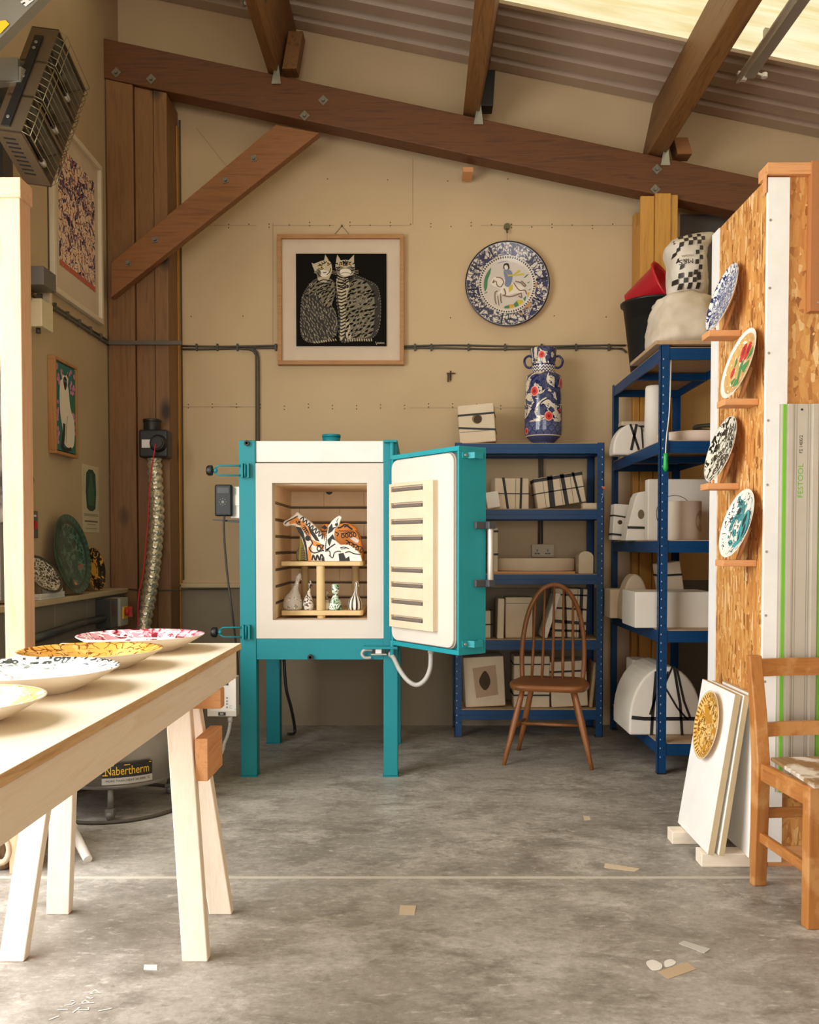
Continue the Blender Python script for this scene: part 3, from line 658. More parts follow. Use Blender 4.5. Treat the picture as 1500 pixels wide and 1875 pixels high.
def bottle(px, pyt, w, label, pm, lean, kind):
    Y = Yf+.055; c = P(px, 1000, Y); h = kz(pyt, Y)-ZL; r = w/2/(f/Y)
    M = M4.Translation((c.x, Y, ZL))
    prof = [(.002, 0), (r*.8, 0), (r, h*.08), (r*1.0, h*.2), (r*.82, h*.36), (r*.42, h*.52), (r*.26, h*.66), (r*.22, h*.8), (r*.3, h*.88), (r*.2, h*.95), (.002, h)]
    if kind == 1: prof = [(.002, 0), (r*.8, 0), (r, h*.07), (r*.8, h*.3), (r*.36, h*.55), (r*.3, h*.6), (r*.5, h*.68), (r*.55, h*.85), (r*.5, h*.96), (r*.2, h), (.002, h)]
    P3 = cr([(a, b, 0) for a, b in prof], 3); m = MB().lathe([(max(.001, p.x), p.y) for p in P3], 20)
    for i, v in enumerate(m.v):
        k = max(0, v.z/h-.35); m.v[i] = V((v.x+lean*k*h, v.y, v.z))
    if kind == 0: m.cyl((lean*.6*h, 0, h*.93), (lean*.6*h+.012, 0, h*.80), .006, 8, 0, .001)
    m.v = [M @ v for v in m.v]
    tag(build(m, 'bird_bottle', pm), label, 'bottle', 'small bottles on the lower kiln shelf')
wq = lambda nm, base, ink, extra=[]: pottery(nm, base, [('scrib', 26, .035, ink, 0, 99)]+extra, 1, .45)
bottle(536, 1049, 35, 'largest grey bottle with a white swirl, left end of the lower kiln shelf', pottery('grey swirl', '#9a938c', [('band', 900, .2, '#ece6dc', 0, 99)], 1, .5), .3, 0)
bottle(564, 1063, 20, 'small white bottle with brown squiggles, left of the front kiln prop', wq('brown squiggle', '#e7dfd2', '#4a3328'), .12, 0)
bottle(598, 1080, 16, 'beige bottle half hidden behind the front kiln prop', wq('beige squiggle', '#b9a88f', '#6b5a45'), 0, 0)
bottle(614, 1069, 25, 'green and black bottle with tufted head on the lower kiln shelf', pottery('green blotch', '#8db48e', [('noi', 60, .52, '#23301f', 0, 99), ('scrib', 40, .05, '#e7efe2', 0, 99)], 1, .45), 0, 1)
bottle(650, 1064, 25, 'black and white striped bottle at the right end of the lower kiln shelf', pottery('stripe bottle', '#e6ddd0', [('ray', 9, .1, '#332a24', 0, 99)], 1, .45), .1, 0)
# ------------------------------------------------------------------ round kiln under the bench
rk = thing('round_kiln', 'round stainless top loading kiln half hidden under the plywood table', 'kiln', (-1.37, 4.06, 0))
RX, RY, RR = -1.37, 4.06, .285
m = MB().cyl((RX, RY, .155), (RX, RY, .60), RR, 56); build(m, 'body', m_inox, rk)
m = MB().cyl((RX, RY, .60), (RX, RY, .68), RR+.01, 48); build(m, 'lid', m_galv, rk, .006)
m = MB().cyl((RX, RY, .135), (RX, RY, .155), RR-.02, 40); build(m, 'base_ring', m_alud, rk)
m_gl = mat('grey leg tube', '#77746c', .5, .3)
for a in (-78, 42, 162):
    A = math.radians(a); c = V((RX+.255*math.cos(A), RY+.255*math.sin(A), 0))
    m = MB().cyl(c+V((0,0,.05)), c+V((0,0,.136)), .013, 10); lg = build(m, 'leg', m_gl, rk)
    m = MB().cyl(c+V((-.012,0,.024)), c+V((.012,0,.024)), .024, 14).bb(c.x-.018, c.x+.018, c.y-.02, c.y+.02, .02, .052); build(m, 'castor', m_gl, lg)
m = MB(); m.tube([V((RX+.31*math.cos(2*math.pi*k/40), RY+.31*math.sin(2*math.pi*k/40), .008)) for k in range(40)], .008, 6, 0, True); build(m, 'floor_ring', m_dk, rk)
A = math.radians(-63); bc = V((RX+(RR+.003)*math.cos(A), RY+(RR+.003)*math.sin(A), .197)); BMx = frame(bc, (-math.sin(A), math.cos(A), 0), (0,0,1))
m_byel = mat('badge yellow', '#e8b91e', .5); m_bsil = mat('badge silver', '#b9b5ad', .4, .3)
def curved(m0):   # bend flat badge art round the drum
    for i, v in enumerate(m0.v):
        l = BMx.inverted() @ v; th = A+l.x/RR; r = RR+.003+l.z
        m0.v[i] = V((RX+r*math.cos(th), RY+r*math.sin(th), bc.z+l.y))
    return m0
m = MB(); 
for i in range(8):
    u0 = -.105+.21*i/8; u1 = u0+.21/8; m.flat([(u0, -.008), (u1, -.008), (u1, .05), (u0, .05)], .001, BMx, 0).flat([(u0, -.036), (u1, -.036), (u1, -.008), (u0, -.008)], .001, BMx, 1)
m.text('Nabertherm', .052, BMx @ M4.Translation((-.001, .02, .0022)), 2, 'CENTER', .70)
m.stroke([(-.07, .044), (0, .045), (.1, .045)], .0035, .0022, BMx, 2); m.stroke([(-.102, .004), (-.08, .004)], .004, .0022, BMx, 2)
m.text('MORE THAN HEAT 30-3000 °C', .0135, BMx @ M4.Translation((.002, -.021, .0022)), 0)
badge = build(curved(m), 'badge', [m_black, m_bsil, m_byel], rk)
# control box on an arm from the drum
Yc = 4.2; x0 = P(377,1000,Yc).x; x1 = P(431,1000,Yc).x; z0 = P(400,1312,Yc).z; z1 = P(400,1240,Yc).z; zm_ = P(400,1302,Yc).z
m = MB().bb(x0, x1, Yc, Yc+.07, z0, z1); cb = build(m, 'control_box', m_alu, rk, .002)
M = frame((0, Yc-.001, 0), (1,0,0), (0,0,1)); fx = lambda px: P(px,1000,Yc).x; fz = lambda py: P(768,py,Yc).z
m = MB().flat([(x0+.002, zm_), (x1-.002, zm_), (x1-.002, z1-.002), (x0+.002, z1-.002)], 0, M, 0)
m.flat([(fx(400), fz(1242)), (x1-.002, fz(1242)), (x1-.002, z1-.002), (fx(400), z1-.002)], .0004, M, 2).flat([(fx(413), fz(1245)), (fx(426), fz(1245)), (fx(426), fz(1241.5)), (fx(413), fz(1241.5))], .0008, M, 1)
m.flat([(fx(402), fz(1255)), (fx(417), fz(1255)), (fx(417), fz(1248)), (fx(402), fz(1248))], .0004, M, 3)
for px, py in [(394,1278),(401,1278),(407.5,1278),(414,1278),(414,1284),(414,1289),(414,1295),(394,1289)]: m.flat([(fx(px-1.8), fz(py+1.6)), (fx(px+1.8), fz(py+1.6)), (fx(px+1.8), fz(py-1.6)), (fx(px-1.8), fz(py-1.6))], .0004, M, 4)
m.disc((fx(404), fz(1286.5)), .0028, .0004, M, 1, 8).stroke([(fx(402.8), fz(1292.5)), (fx(405.2), fz(1292.5))], .002, .0004, M, 1)
for y in (1292.5, 1294.5, 1296.5): m.stroke([(fx(418), fz(y)), (fx(423 if y != 1294.5 else 420), fz(y))], .0012, .0004, M, 1)
for px, py in ((381,1300),(429,1299),(429,1243)): m.disc((fx(px), fz(py)), .002, .0004, M, 4, 8)
build(m, 'keypad', [m_white, m_black, m_byel, m_dkg, m_grey2], cb)
m = MB().bb(fx(398), fx(411), Yc-.006, Yc, fz(1310), fz(1304), 0); m.flat([(fx(401.5), fz(1308.5)), (fx(407.5), fz(1308.5)), (fx(407.5), fz(1305)), (fx(401.5), fz(1305))], .0002, frame((0, Yc-.0062, 0), (1,0,0), (0,0,1)), 1); build(m, 'switch', [m_black, m_grey2], cb)
m = MB().bb(RX+.2, x0+.02, Yc+.05, Yc+.075, .44, .50); build(m, 'mounting_arm', m_galv, rk)
m = MB(); m.cyl((fx(417), Yc+.03, z0+.002), (fx(417), Yc+.03, z0-.03), .012, 10); pts = resample(cr([(fx(417), Yc+.03, z0-.03), (fx(413), Yc+.04, z0-.08), (fx(405), Yc+.05, z0-.13), (fx(390), Yc+.05, z0-.2), (RX+.25, Yc+.02, .2)], 8), .005); m.tube(pts, [.0085 if i % 2 else .0075 for i in range(len(pts))], 8); build(m, 'conduit', m_conduit, rk)
# ------------------------------------------------------------------ extractor fan, duct, cord
Yd = 5.5
ef = thing('extractor_fan', 'black inline extractor fan fixed to the brown corner post', 'fan', P(282, 840, Yd))
a = P(256, 838, Yd); b = P(308, 787, Yd); m = MB().bb(a.x, b.x, Yd-.02, YP, a.z, b.z); build(m, 'housing', m_black, ef, .012, 3)
c = P(290, 812, Yd-.02); m = MB().cyl((c.x, Yd-.02, c.z), (c.x, Yd-.05, c.z), .055, 24, 0, .042).cyl((c.x, Yd-.05, c.z), (c.x, Yd-.06, c.z), .035, 20); build(m, 'motor_cover', m_black, ef, .003)
a = P(277, 787, Yd+.04); m = MB().cyl((a.x, Yd+.06, a.z-.01), (a.x, Yd+.06, a.z+.055), .052, 20).cyl((a.x, Yd+.06, a.z+.05), (a.x, Yd+.06, a.z+.065), .056, 20); build(m, 'outlet_spigot', m_black, ef, .002)
a = P(260, 820, Yd-.02); m = MB().bb(a.x, a.x+.05, Yd-.024, Yd-.021, a.z, a.z+.05); build(m, 'label_plate', m_white, ef)
a = P(283, 850, Yd+.06); pts = resample(cr([(a.x, Yd+.06, P(283,838,Yd+.06).z), P(284,870,Yd+.06), P(287,935,Yd+.05), P(284,1000,Yd+.02), P(276,1070,Yd-.02), P(263,1145,Yd-.08), P(257,1200,Yd-.12), P(254,1270,Yd-.15), P(252,1325,Yd-.17)], 10), .0115)
t = NT('crinkled foil'); t.bump(t.vor(70, 'F1'), .5, .006); m_foil = t.fin(t.ramp(t.noise(60, 4), [(.35, '#b5ab90'), (.7, '#e8dfc4')]), .32, .7)
m = MB().tube(pts, [(.048, .045, .038, .044)[i % 4] for i in range(len(pts))], 18); tag(build(m, 'flexible_duct', m_foil), 'silver foil flexible duct hanging from the black fan', 'duct')
m = MB().tube(cr([P(285,813,Yd-.065), P(275,880,Yd-.05), P(270,960,Yd-.06), P(262,1050,Yd-.08), P(254,1090,Yd-.1), P(252,1160,Yd-.12)], 8), .0045, 6); build(m, 'pull_cord', mat('red cord', '#c3272f', .5), ef, label='thin red cord')
# ------------------------------------------------------------------ left wall and corner
LW = lambda off=0.0: frame((XL+off, 0, 0), (0,1,0), (0,0,1))     # u = depth, v = height
def L2(px, py, X=XL): p = PX(px, py, X); return (p.y, p.z)
# large tall print in white frame
y0, y1, z0, z1 = 4.74, 5.47, 2.50, 3.44
m = MB(); w = .03
for a in ((y0, y1, z0, z0+w), (y0, y1, z1-w, z1), (y0, y0+w, z0+w, z1-w), (y1-w, y1, z0+w, z1-w)): m.bb(XL+.001, XL+.03, a[0], a[1], a[2], a[3])
pr = tag(build(m, 'framed_print', mat('cream frame', '#d9cbb3', .5), None, .003), 'large framed print in navy and coral, high on the left wall', 'picture')
m = MB().bb(XL+.001, XL+.010, y0+w, y1-w, z0+w, z1-w); build(m, 'mount', m_mount, pr)
pm_ = pottery('printed pattern', '#e9cdb2', [('noi', 5.5, .52, '#3a3560', 0, 99), ('noi', 22, .56, '#4a4570', 0, 99), ('line', 22, .05, '#2d2746', 0, 99), ('hatch', 120, .93, '#b9523f', 0, 99), ('scrib', 22, .03, '#e9cdb2', 0, 99)], 1, .5, 'yz')
m = MB().bb(XL+.010, XL+.0115, y0+.11, y1-.09, z0+.17, z1-.13); build(m, 'print', pm_, pr)
m = MB().bb(XL+.0115, XL+.012, y0+.11, y1-.09, z0+.17, z0+.2); build(m, 'coral_band', mat('coral ink', '#bf6450', .6), pr)
# cat portrait in oak tray frame
pt = .042; X2 = XL+pt; A0 = PX(101, 657, X2); B0 = PX(142, 676, X2); zt1 = PX(101,651,X2).z; zb1 = PX(101,829,X2).z
y0, y1, z0, z1 = A0.y, B0.y, zb1, zt1
m = MB(); w = .016
for a in ((y0, y1, z0, z0+w), (y0, y1, z1-w, z1), (y0, y0+w, z0+w, z1-w), (y1-w, y1, z0+w, z1-w)): m.bb(XL+.001, X2, a[0], a[1], a[2], a[3])
m.bb(XL+.001, XL+.01, y0+w, y1-w, z0+w, z1-w)
cp = tag(build(m, 'cat_portrait', m_oak['z'], None, .002), 'oak framed painting of a cream siamese cat among pink blossom', 'picture')
ca = MB(); MA = LW(X2-XL-.006); pw = y1-y0-2*w; ph = z1-z0-2*w
ca.bb(XL+.012, X2-.007, y0+w+.006, y1-w-.006, z0+w+.006, z1-w-.006, 0)
U = lambda a, b: (y0+w+.006+(pw-.012)*a, z0+w+.006+(ph-.012)*b)
ca.flat([U(*q) for q in [(.55,.35),(.8,.5),(.95,.75),(.97,.3),(.9,.05),(.7,.1)]], .0002, MA, 4)
for k in range(46):
    a, b = rnd.choice([(rnd.uniform(.03,.3), rnd.uniform(.72,.97)), (rnd.uniform(.6,.95), rnd.uniform(.68,.97)), (rnd.uniform(.02,.12), rnd.uniform(.05,.6)), (rnd.uniform(.85,.97), rnd.uniform(.05,.5))])
    ca.disc(U(a, b), .012, .0004+.00001*k, MA, 3, 8)
body = [(.2,.78),(.16,.6),(.2,.4),(.3,.25),(.35,.1),(.6,.05),(.85,.08),(.93,.22),(.9,.4),(.75,.5),(.68,.6),(.62,.75),(.5,.8),(.3,.82)]
ca.flat([(p.x, p.y) for p in cr([(*U(*q), 0) for q in body], 4, True)], .001, MA, 1)
ca.flat([(p.x, p.y) for p in cr([(*U(*q), 0) for q in [(.28,.86),(.3,.93),(.38,.88),(.52,.89),(.6,.94),(.62,.85),(.56,.76),(.45,.72),(.34,.77)]], 4, True)], .0013, MA, 1)
ca.flat([(p.x, p.y) for p in cr([(*U(*q), 0) for q in [(.36,.83),(.45,.87),(.55,.83),(.52,.75),(.45,.71),(.39,.75)]], 4, True)], .0016, MA, 2)
for q in ((.27,.93,.33,.86,.36,.89), (.62,.95,.54,.89,.6,.86)): ca.flat([U(q[0], q[1]), U(q[2], q[3]), U(q[4], q[5])], .0018, MA, 2)
for q in (.41, .5): ca.disc(U(q, .815), .006, .002, MA, 5, 8)
ca.stroke([U(.38,.32), U(.36,.2), U(.3,.08), U(.25,.03)], .03, .0016, MA, 2); ca.stroke([U(.55,.42), U(.48,.25), U(.5,.1)], .006, .0016, MA, 6); ca.stroke([U(.3,.03), U(.5,.02), U(.75,.05)], .018, .0016, MA, 2)
build(ca, 'painting', [mat('teal ground', '#1e6a62', .6), mat('cream fur', '#e4d8c4', .7), mat('dark point fur', '#2e2420', .7), mat('pink blossom', '#c97fa0', .6), mat('leaf green paint', '#2f6d3a', .6), mat('blue eye', '#5d8ec4', .4), mat('grey brown fur', '#8d7a68', .7)], cp)
# bottle poster
a = L2(152, 848); b = L2(182, 975); y0, y1 = 5.165, 5.43; z0 = PX(167, 975, XL).z; z1 = PX(167, 853, XL).z
m = MB().bb(XL+.0005, XL+.002, y0, y1, z0, z1, 0); MP = LW(.0022)
q = [(y0+(y1-y0)*u, z0+(z1-z0)*v) for u, v in [(.38,.94),(.62,.94),(.78,.88),(.82,.6),(.76,.36),(.6,.32),(.4,.32),(.24,.36),(.18,.6),(.22,.88)]]
m.flat(q, 0, MP, 1); m.flat([(y0+(y1-y0)*u, z0+(z1-z0)*v) for u, v in [(.42,.88),(.58,.88),(.6,.76),(.7,.6),(.66,.4),(.34,.4),(.3,.6),(.4,.76)]], .0003, MP, 2)
for k in range(22):
    for u in (.06, .93): m.stroke([(y0+(y1-y0)*u, z0+(z1-z0)*(.34+.028*k)), (y0+(y1-y0)*(u+.03), z0+(z1-z0)*(.348+.028*k))], .004, .0003, MP, 3)
for v, u0, u1 in [(.27,.06,.94),(.25,.06,.94),(.165,.1,.9),(.12,.25,.75),(.06,.15,.85)]: m.stroke([(y0+(y1-y0)*u0, z0+(z1-z0)*v), (y0+(y1-y0)*u1, z0+(z1-z0)*v)], .003 if v != .165 else .009, .0003, MP, 3)
tag(build(m, 'bottle_poster', [mat('aged poster paper', '#cdbf9c', .8), mat('bottle green', '#2f4d3d', .6), mat('bottle green light', '#46664f', .6), mat('poster print', '#6a6350', .8)]), 'small poster of a green bottle pinned above the ledge in the corner', 'poster')
# electrical
m = MB(); p1 = PX(66, 538, XL); p2 = PX(199, 629, XL); p1.z = p2.z = P(201, 628, YP-.01).z
for dz in (0, .014): m.tube([(XL+.008, p1.y, p1.z+dz), (XL+.008, 5.60, p2.z+dz)], .0065, 6)
m.bb(XL+.003, XL+.02, 4.5, 5.595, p1.z-.012, p1.z+.0, 0)
pb = P(201, 628, YP-.01); pe = P(333, 630, YP-.01)
m.bb(XL+.006, pe.x, YP-.022, YP-.002, pb.z-.012, pb.z+.012)
for k in range(6): yy = 4.6+k*.17; m.bb(XL+.001, XL+.022, yy, yy+.012, p1.z-.016, p1.z+.026)
tag(build(m, 'cable_run', mat('grey cable clip run', '#5d564a', .6)), 'grey cable run clipped along the left wall and across the corner post', 'cable')
m = MB(); c = P(333, 634, YW-.01); e = P(1146, 634, YW-.01)
def bw_(x0, x1, py, k): return [P(x0+(x1-x0)*i/20, py+1.2*math.sin(i*.9+k), YW-.009) for i in range(21)]
m.tube(bw_(333, 1146, 633.5, 0), .0062, 6).tube(bw_(333, 1140, 638.5, 1.0), .0062, 6)
m.tube(cr([P(440,638.5,YW-.022), P(458,640,YW-.022), P(467,648,YW-.022), P(469,670,YW-.022), P(469,880,YW-.022)], 6), .0062, 6); m.tube(cr([P(450,638,YW-.022), P(468,642,YW-.022), P(473,652,YW-.022), P(474,680,YW-.022), P(474,880,YW-.022)], 6), .0062, 6)
for x in (360,398,435,505,760,790,858,925,992,1055,1115): q = P(x, 636, YW-.01); m.bb(q.x-.006, q.x+.006, YW-.018, YW, q.z-.022, q.z+.022)
m.tube(cr([P(1125,638,YW-.01), P(1140,640,YW-.01), P(1147,646,YW-.01)], 4), .006, 6)
tag(build(m, 'wall_cables', m_dk), 'pair of dark cables clipped across the back wall behind the picture', 'cable')
so = MB(); a = P(973, 1020, YW); b = P(1013, 997, YW); so.bb(a.x, b.x, YW-.035, YW-.018, a.z, b.z, 0)
MS = frame((0, YW-.0355, 0), (1,0,0), (0,0,1))
for px in (984, 1003):
    for dx, dy, w_, h_ in ((0, -3, .003, .008), (-2.6, 2.6, .007, .004), (2.6, 2.6, .007, .004)): q = P(px+dx, 1011+dy, YW-.035); so.flat([(q.x-w_, q.z-h_), (q.x+w_, q.z-h_), (q.x+w_, q.z+h_), (q.x-w_, q.z+h_)], 0, MS, 1)
    q = P(px-(2 if px < 990 else -2), 1003, YW-.035); so.bb(q.x-.006, q.x+.006, YW-.039, YW-.035, q.z-.008, q.z+.008, 0)
st = tag(build(so, 'wall_socket', [m_mount, m_black], None, .0015), 'white double wall socket seen through the back rack', 'socket')
so = MB()
for dx in (-2.6, 2.6): a = P(990+dx, 996, YW-.024); b = P(990+dx, 700, YW-.024); so.tube([(a.x, YW-.026, a.z), (a.x, YW-.026, 1.9), (a.x, YW-.01, 2.42)], .007, 6)
tag(build(so, 'cable_drop', m_dk), 'two dark cables running down the wall to the socket behind the back rack', 'cable')
p = PX(66, 565, XL); m = MB().bb(XL, XL+.075, 4.46, 4.60, PX(66,592,XL+.07).z, PX(66,540,XL+.07).z, 0); ib = tag(build(m, 'junction_box', mat('cream box', '#d9cba6', .5), None, .005), 'cream plastic junction box on the left wall below the grey bracket', 'box')
m = MB().bb(XL+.02, XL+.06, 4.60, 4.63, 2.38, 2.49); build(m, 'side_cover', m_mount, ib, .004)
m = MB().cyl((XL+.04, 4.5, PX(66,592,XL+.07).z), (XL+.04, 4.5, PX(66,602,XL+.07).z), .012, 8); build(m, 'cable_gland', m_dkg, ib)
q = PX(57, 508, XL+.05); m = MB().bb(XL, XL+.12, 4.38, 4.53, q.z-.04, q.z+.05).bb(XL, XL+.03, 4.41, 4.45, q.z-.1, q.z-.04); tag(build(m, 'steel_bracket', m_steelpanel, None, .004), 'dark grey steel bracket above the cream junction box', 'bracket')
q0 = PX(54, 985, XL); q1 = PX(66, 936, XL); m = MB().bb(XL, XL+.012, 4.455, 4.535, q0.z, q1.z, 0); fs_ = tag(build(m, 'fused_switch', m_steelpanel, None, .003), 'metal switch plate with red rocker on the left wall', 'switch')
m = MB().bb(XL+.012, XL+.018, 4.482, 4.512, q0.z+.045, q0.z+.085); build(m, 'red_rocker', mat('red rocker', '#b3242a', .4), fs_)
m = MB().bb(XL+.012, XL+.014, 4.485, 4.51, q1.z-.03, q1.z-.02); build(m, 'indicator', m_white, fs_)
Xf = -1.833; i0 = PX(178, 1150, Xf); i1 = PX(200, 1094, Xf)
m = MB().bb(Xf, Xf+.1, i0.y+.1, i0.y+.24, i0.z, i1.z, 0); iso = tag(build(m, 'isolator_switch', mat('pale grey plastic', '#a7a296', .5), None, .004), 'grey isolator with yellow and red rotary handle under the left ledge', 'switch')
m = MB().bb(Xf, Xf+.085, i0.y-.02, i0.y+.1, i0.z, i1.z); build(m, 'cable_box', m_dkg, iso, .003)
yc = i0.y+.17; zc = (i0.z+i1.z)/2; m = MB().bb(Xf+.1, Xf+.108, yc-.035, yc+.035, zc-.04, zc+.03); build(m, 'yellow_plate', mat('safety yellow', '#dcb52a', .5), iso)
m = MB().cyl((Xf+.108, yc, zc), (Xf+.13, yc, zc), .024, 14).bb(Xf+.12, Xf+.145, yc-.008, yc+.008, zc-.03, zc+.03); build(m, 'red_handle', mat('safety red', '#b8322a', .45), iso)
m = MB().tube([(Xf+.025, 4.1, .73), (Xf+.025, 4.6, .75), (Xf+.03, 4.75, .76), (Xf+.04, i0.y-.02, .76)], .022, 10); build(m, 'conduit', m_dkg, iso)
m = MB().tube([P(236,1079,YP-.008), P(262,1081,YP-.008), P(330,1081,YP-.008), P(345,1079,YW-.058), P(420,1078,YW-.058)], .005, 6); tag(build(m, 'thin_cable', m_dk), 'thin dark cable crossing the corner post level with the ledges', 'cable')
# ------------------------------------------------------------------ plates
def plate(name, label, M, R, mats, cat='plate', depth=.16, group=None, decor=None, well=.62, foot=.5, oval=1.0, th=.05, back=1, lip=True):
    """local z is up out of the plate's face; foot stands at z=0"""
    d = depth*R; t = th*R
    prof = [(.0005, t), (R*well*.9, t), (R*well, t*1.3), (R*(well+.06), t+d*.35), (R*.97, t+d*.92), (R, t+d)]
    under = [(R*1.0, t+d-.2*t), (R*(well+.14), t*.9+d*.3), (R*(foot+.06), t*.35), (R*(foot+.04), 0), (R*foot, 0), (R*(foot-.03), t*.3), (.0005, t*.3)]
    nf = len(prof)-1; m = MB().lathe(prof+under, 56, [0]*nf+[2]+[1]*(len(under)-1))
    if oval != 1: m.v = [V((v.x, v.y*oval, v.z)) for v in m.v]
    if decor: decor(m, t+.0008)
    m.f = [q[::-1] if True else q for q in m.f] if False else m.f
    m.v = [M @ v for v in m.v]
    return tag(build(m, name, mats, None, 0, 2, False, None, M), label, cat, group)
def up(c, rz=0): return M4.Translation(V(c)) @ M4.Rotation(rz, 4, 'Z')
ZT = .85
p_pink = pottery('pink plate glaze', '#f4ece2', [('all', 0, 0, '#dd9aa3', .66, 99), ('scrib', 17, .03, '#a8404f', .6, 99), ('dot', 11, .17, '#8fbf9d', .6, 99), ('dot', 11, .07, '#39684c', .6, 99), ('ring', 13, .05, '#7b1f2b', .62, .97), ('scrib2', 14, .035, '#f6eee6', .62, 99), ('all', 0, 0, '#f4ece2', .64, .67), ('all', 0, 0, '#8f3540', .985, 99)], .2)
p_och = pottery('ochre plate glaze', '#d99d45', [('noi', 10, .56, '#e2ae5c', 0, 99), ('scrib', 26, .022, '#7b4516', 0, .7), ('line', 34, .05, '#7b4516', .74, .93), ('ray', 60, .5, '#7b4516', .93, .97), ('all', 0, 0, '#c98d38', .97, 99)], .2)
p_whi = pottery('white plate glaze', '#f5efe7', [('scrib', 12, .03, '#e3b4ac', 0, .66), ('noi', 9, .62, '#eec3bb', 0, .62), ('ring', 34, .08, '#3c4540', .82, .97), ('ray', 40, .75, '#2f3833', .93, .98), ('scrib', 22, .02, '#8a8f86', .7, .85)], .2)
p_och2 = pottery('pale ochre plate glaze', '#f0e2c8', [('ring', 26, .08, '#d08a2f', .5, .95), ('scrib', 22, .03, '#9a5a1c', .45, .95), ('noi', 12, .56, '#e0a850', .6, .95), ('all', 0, 0, '#c98d38', .965, 99)], .18)
tgroup = 'serving plates on the plywood table'
for (X, Y, R, pm, lab, rz) in [(-.855, 2.762, .19, p_pink, 'pink rimmed plate with green flowers, farthest along the plywood table', .4), (-.868, 2.375, .184, p_och, 'ochre plate with brown line drawing, second from the far end of the table', 1.2),
        (-.87, 1.995, .195, p_whi, 'white plate with faint pink figures and dark chain rim on the table', .1), (-.86, 1.62, .174, p_och2, 'cream and ochre plate cut by the left edge of the photo, nearest on the table', 2)]:
    plate('serving_plate', lab, up((X, Y, ZT), rz), R, [pm, m_cer, m_cer], 'plate', .21, tgroup)
# plates on the left ledge (stand on their rims, leaning on the wall)
ZLg = .910
def lean(c, n, R, upv=(0,0,1)):   # frame whose local z is n, local y as near as possible to up
    n = V(n).normalized(); y = V(upv); y = (y-n*y.dot(n)).normalized(); x = y.cross(n)
    return M4(((x.x, y.x, n.x, c[0]), (x.y, y.y, n.y, c[1]), (x.z, y.z, n.z, c[2]), (0,0,0,1)))
p_grn = pottery('dark green platter', '#2f4a3e', [('line', 9, .03, '#1f332b', 0, .72), ('dot', 7.5, .2, '#8a5a44', .25, .75), ('dot', 7.5, .1, '#b98a62', .25, .75), ('scrib', 14, .03, '#4f6f5c', 0, .75), ('all', 0, 0, '#24352c', .77, .82), ('ray', 36, .2, '#3c5a49', .86, .97)], .22)
plate('large_platter', 'large dark green round platter leaning on the wall above the ledge', lean((-1.878, 4.80, ZLg+.212), (1, -.05, .16), .22), .214, [p_grn, m_dkg, p_grn], 'plate', .12)
p_ob = pottery('orange black plate', '#d59a3c', [('scrib', 20, .07, '#1d1712', .3, 99), ('noi', 22, .52, '#1d1712', .45, .98), ('all', 0, 0, '#d9b170', .95, 99)], .13)
plate('small_plate', 'small orange and black plate at the right end of the left ledge', lean((-1.888, 5.2, ZLg+.126), (1, -.1, .15), .13), .126, [p_ob, m_cer2, m_cer2], 'plate', .12)
p_lf = pottery('dark vein plate', '#3b342c', [('line', 40, .045, '#c9bfae', 0, .9), ('scrib', 34, .03, '#c9bfae', 0, .9)], .11)
plate('leaf_plate', 'small dark plate with white vein lines in a white box on the ledge', lean((-1.868, 4.45, ZLg+.113), (.73, -.22, .55), .12), .113, [p_lf, m_dkg, m_dkg], 'plate', .12, None, None, .62, .5, 1.0)
m = MB().bb(-1.925, -1.812, 4.31, 4.60, ZLg, ZLg+.012).bb(-1.822, -1.812, 4.31, 4.60, ZLg+.012, ZLg+.03).bb(-1.925, -1.822, 4.59, 4.60, ZLg+.012, ZLg+.06).bb(-1.925, -1.822, 4.31, 4.32, ZLg+.012, ZLg+.03)
tag(build(m, 'white_tray', mat('grey white board', '#c9c5bb', .7), None, .002), 'small white open box holding the dark vein plate on the ledge', 'box')
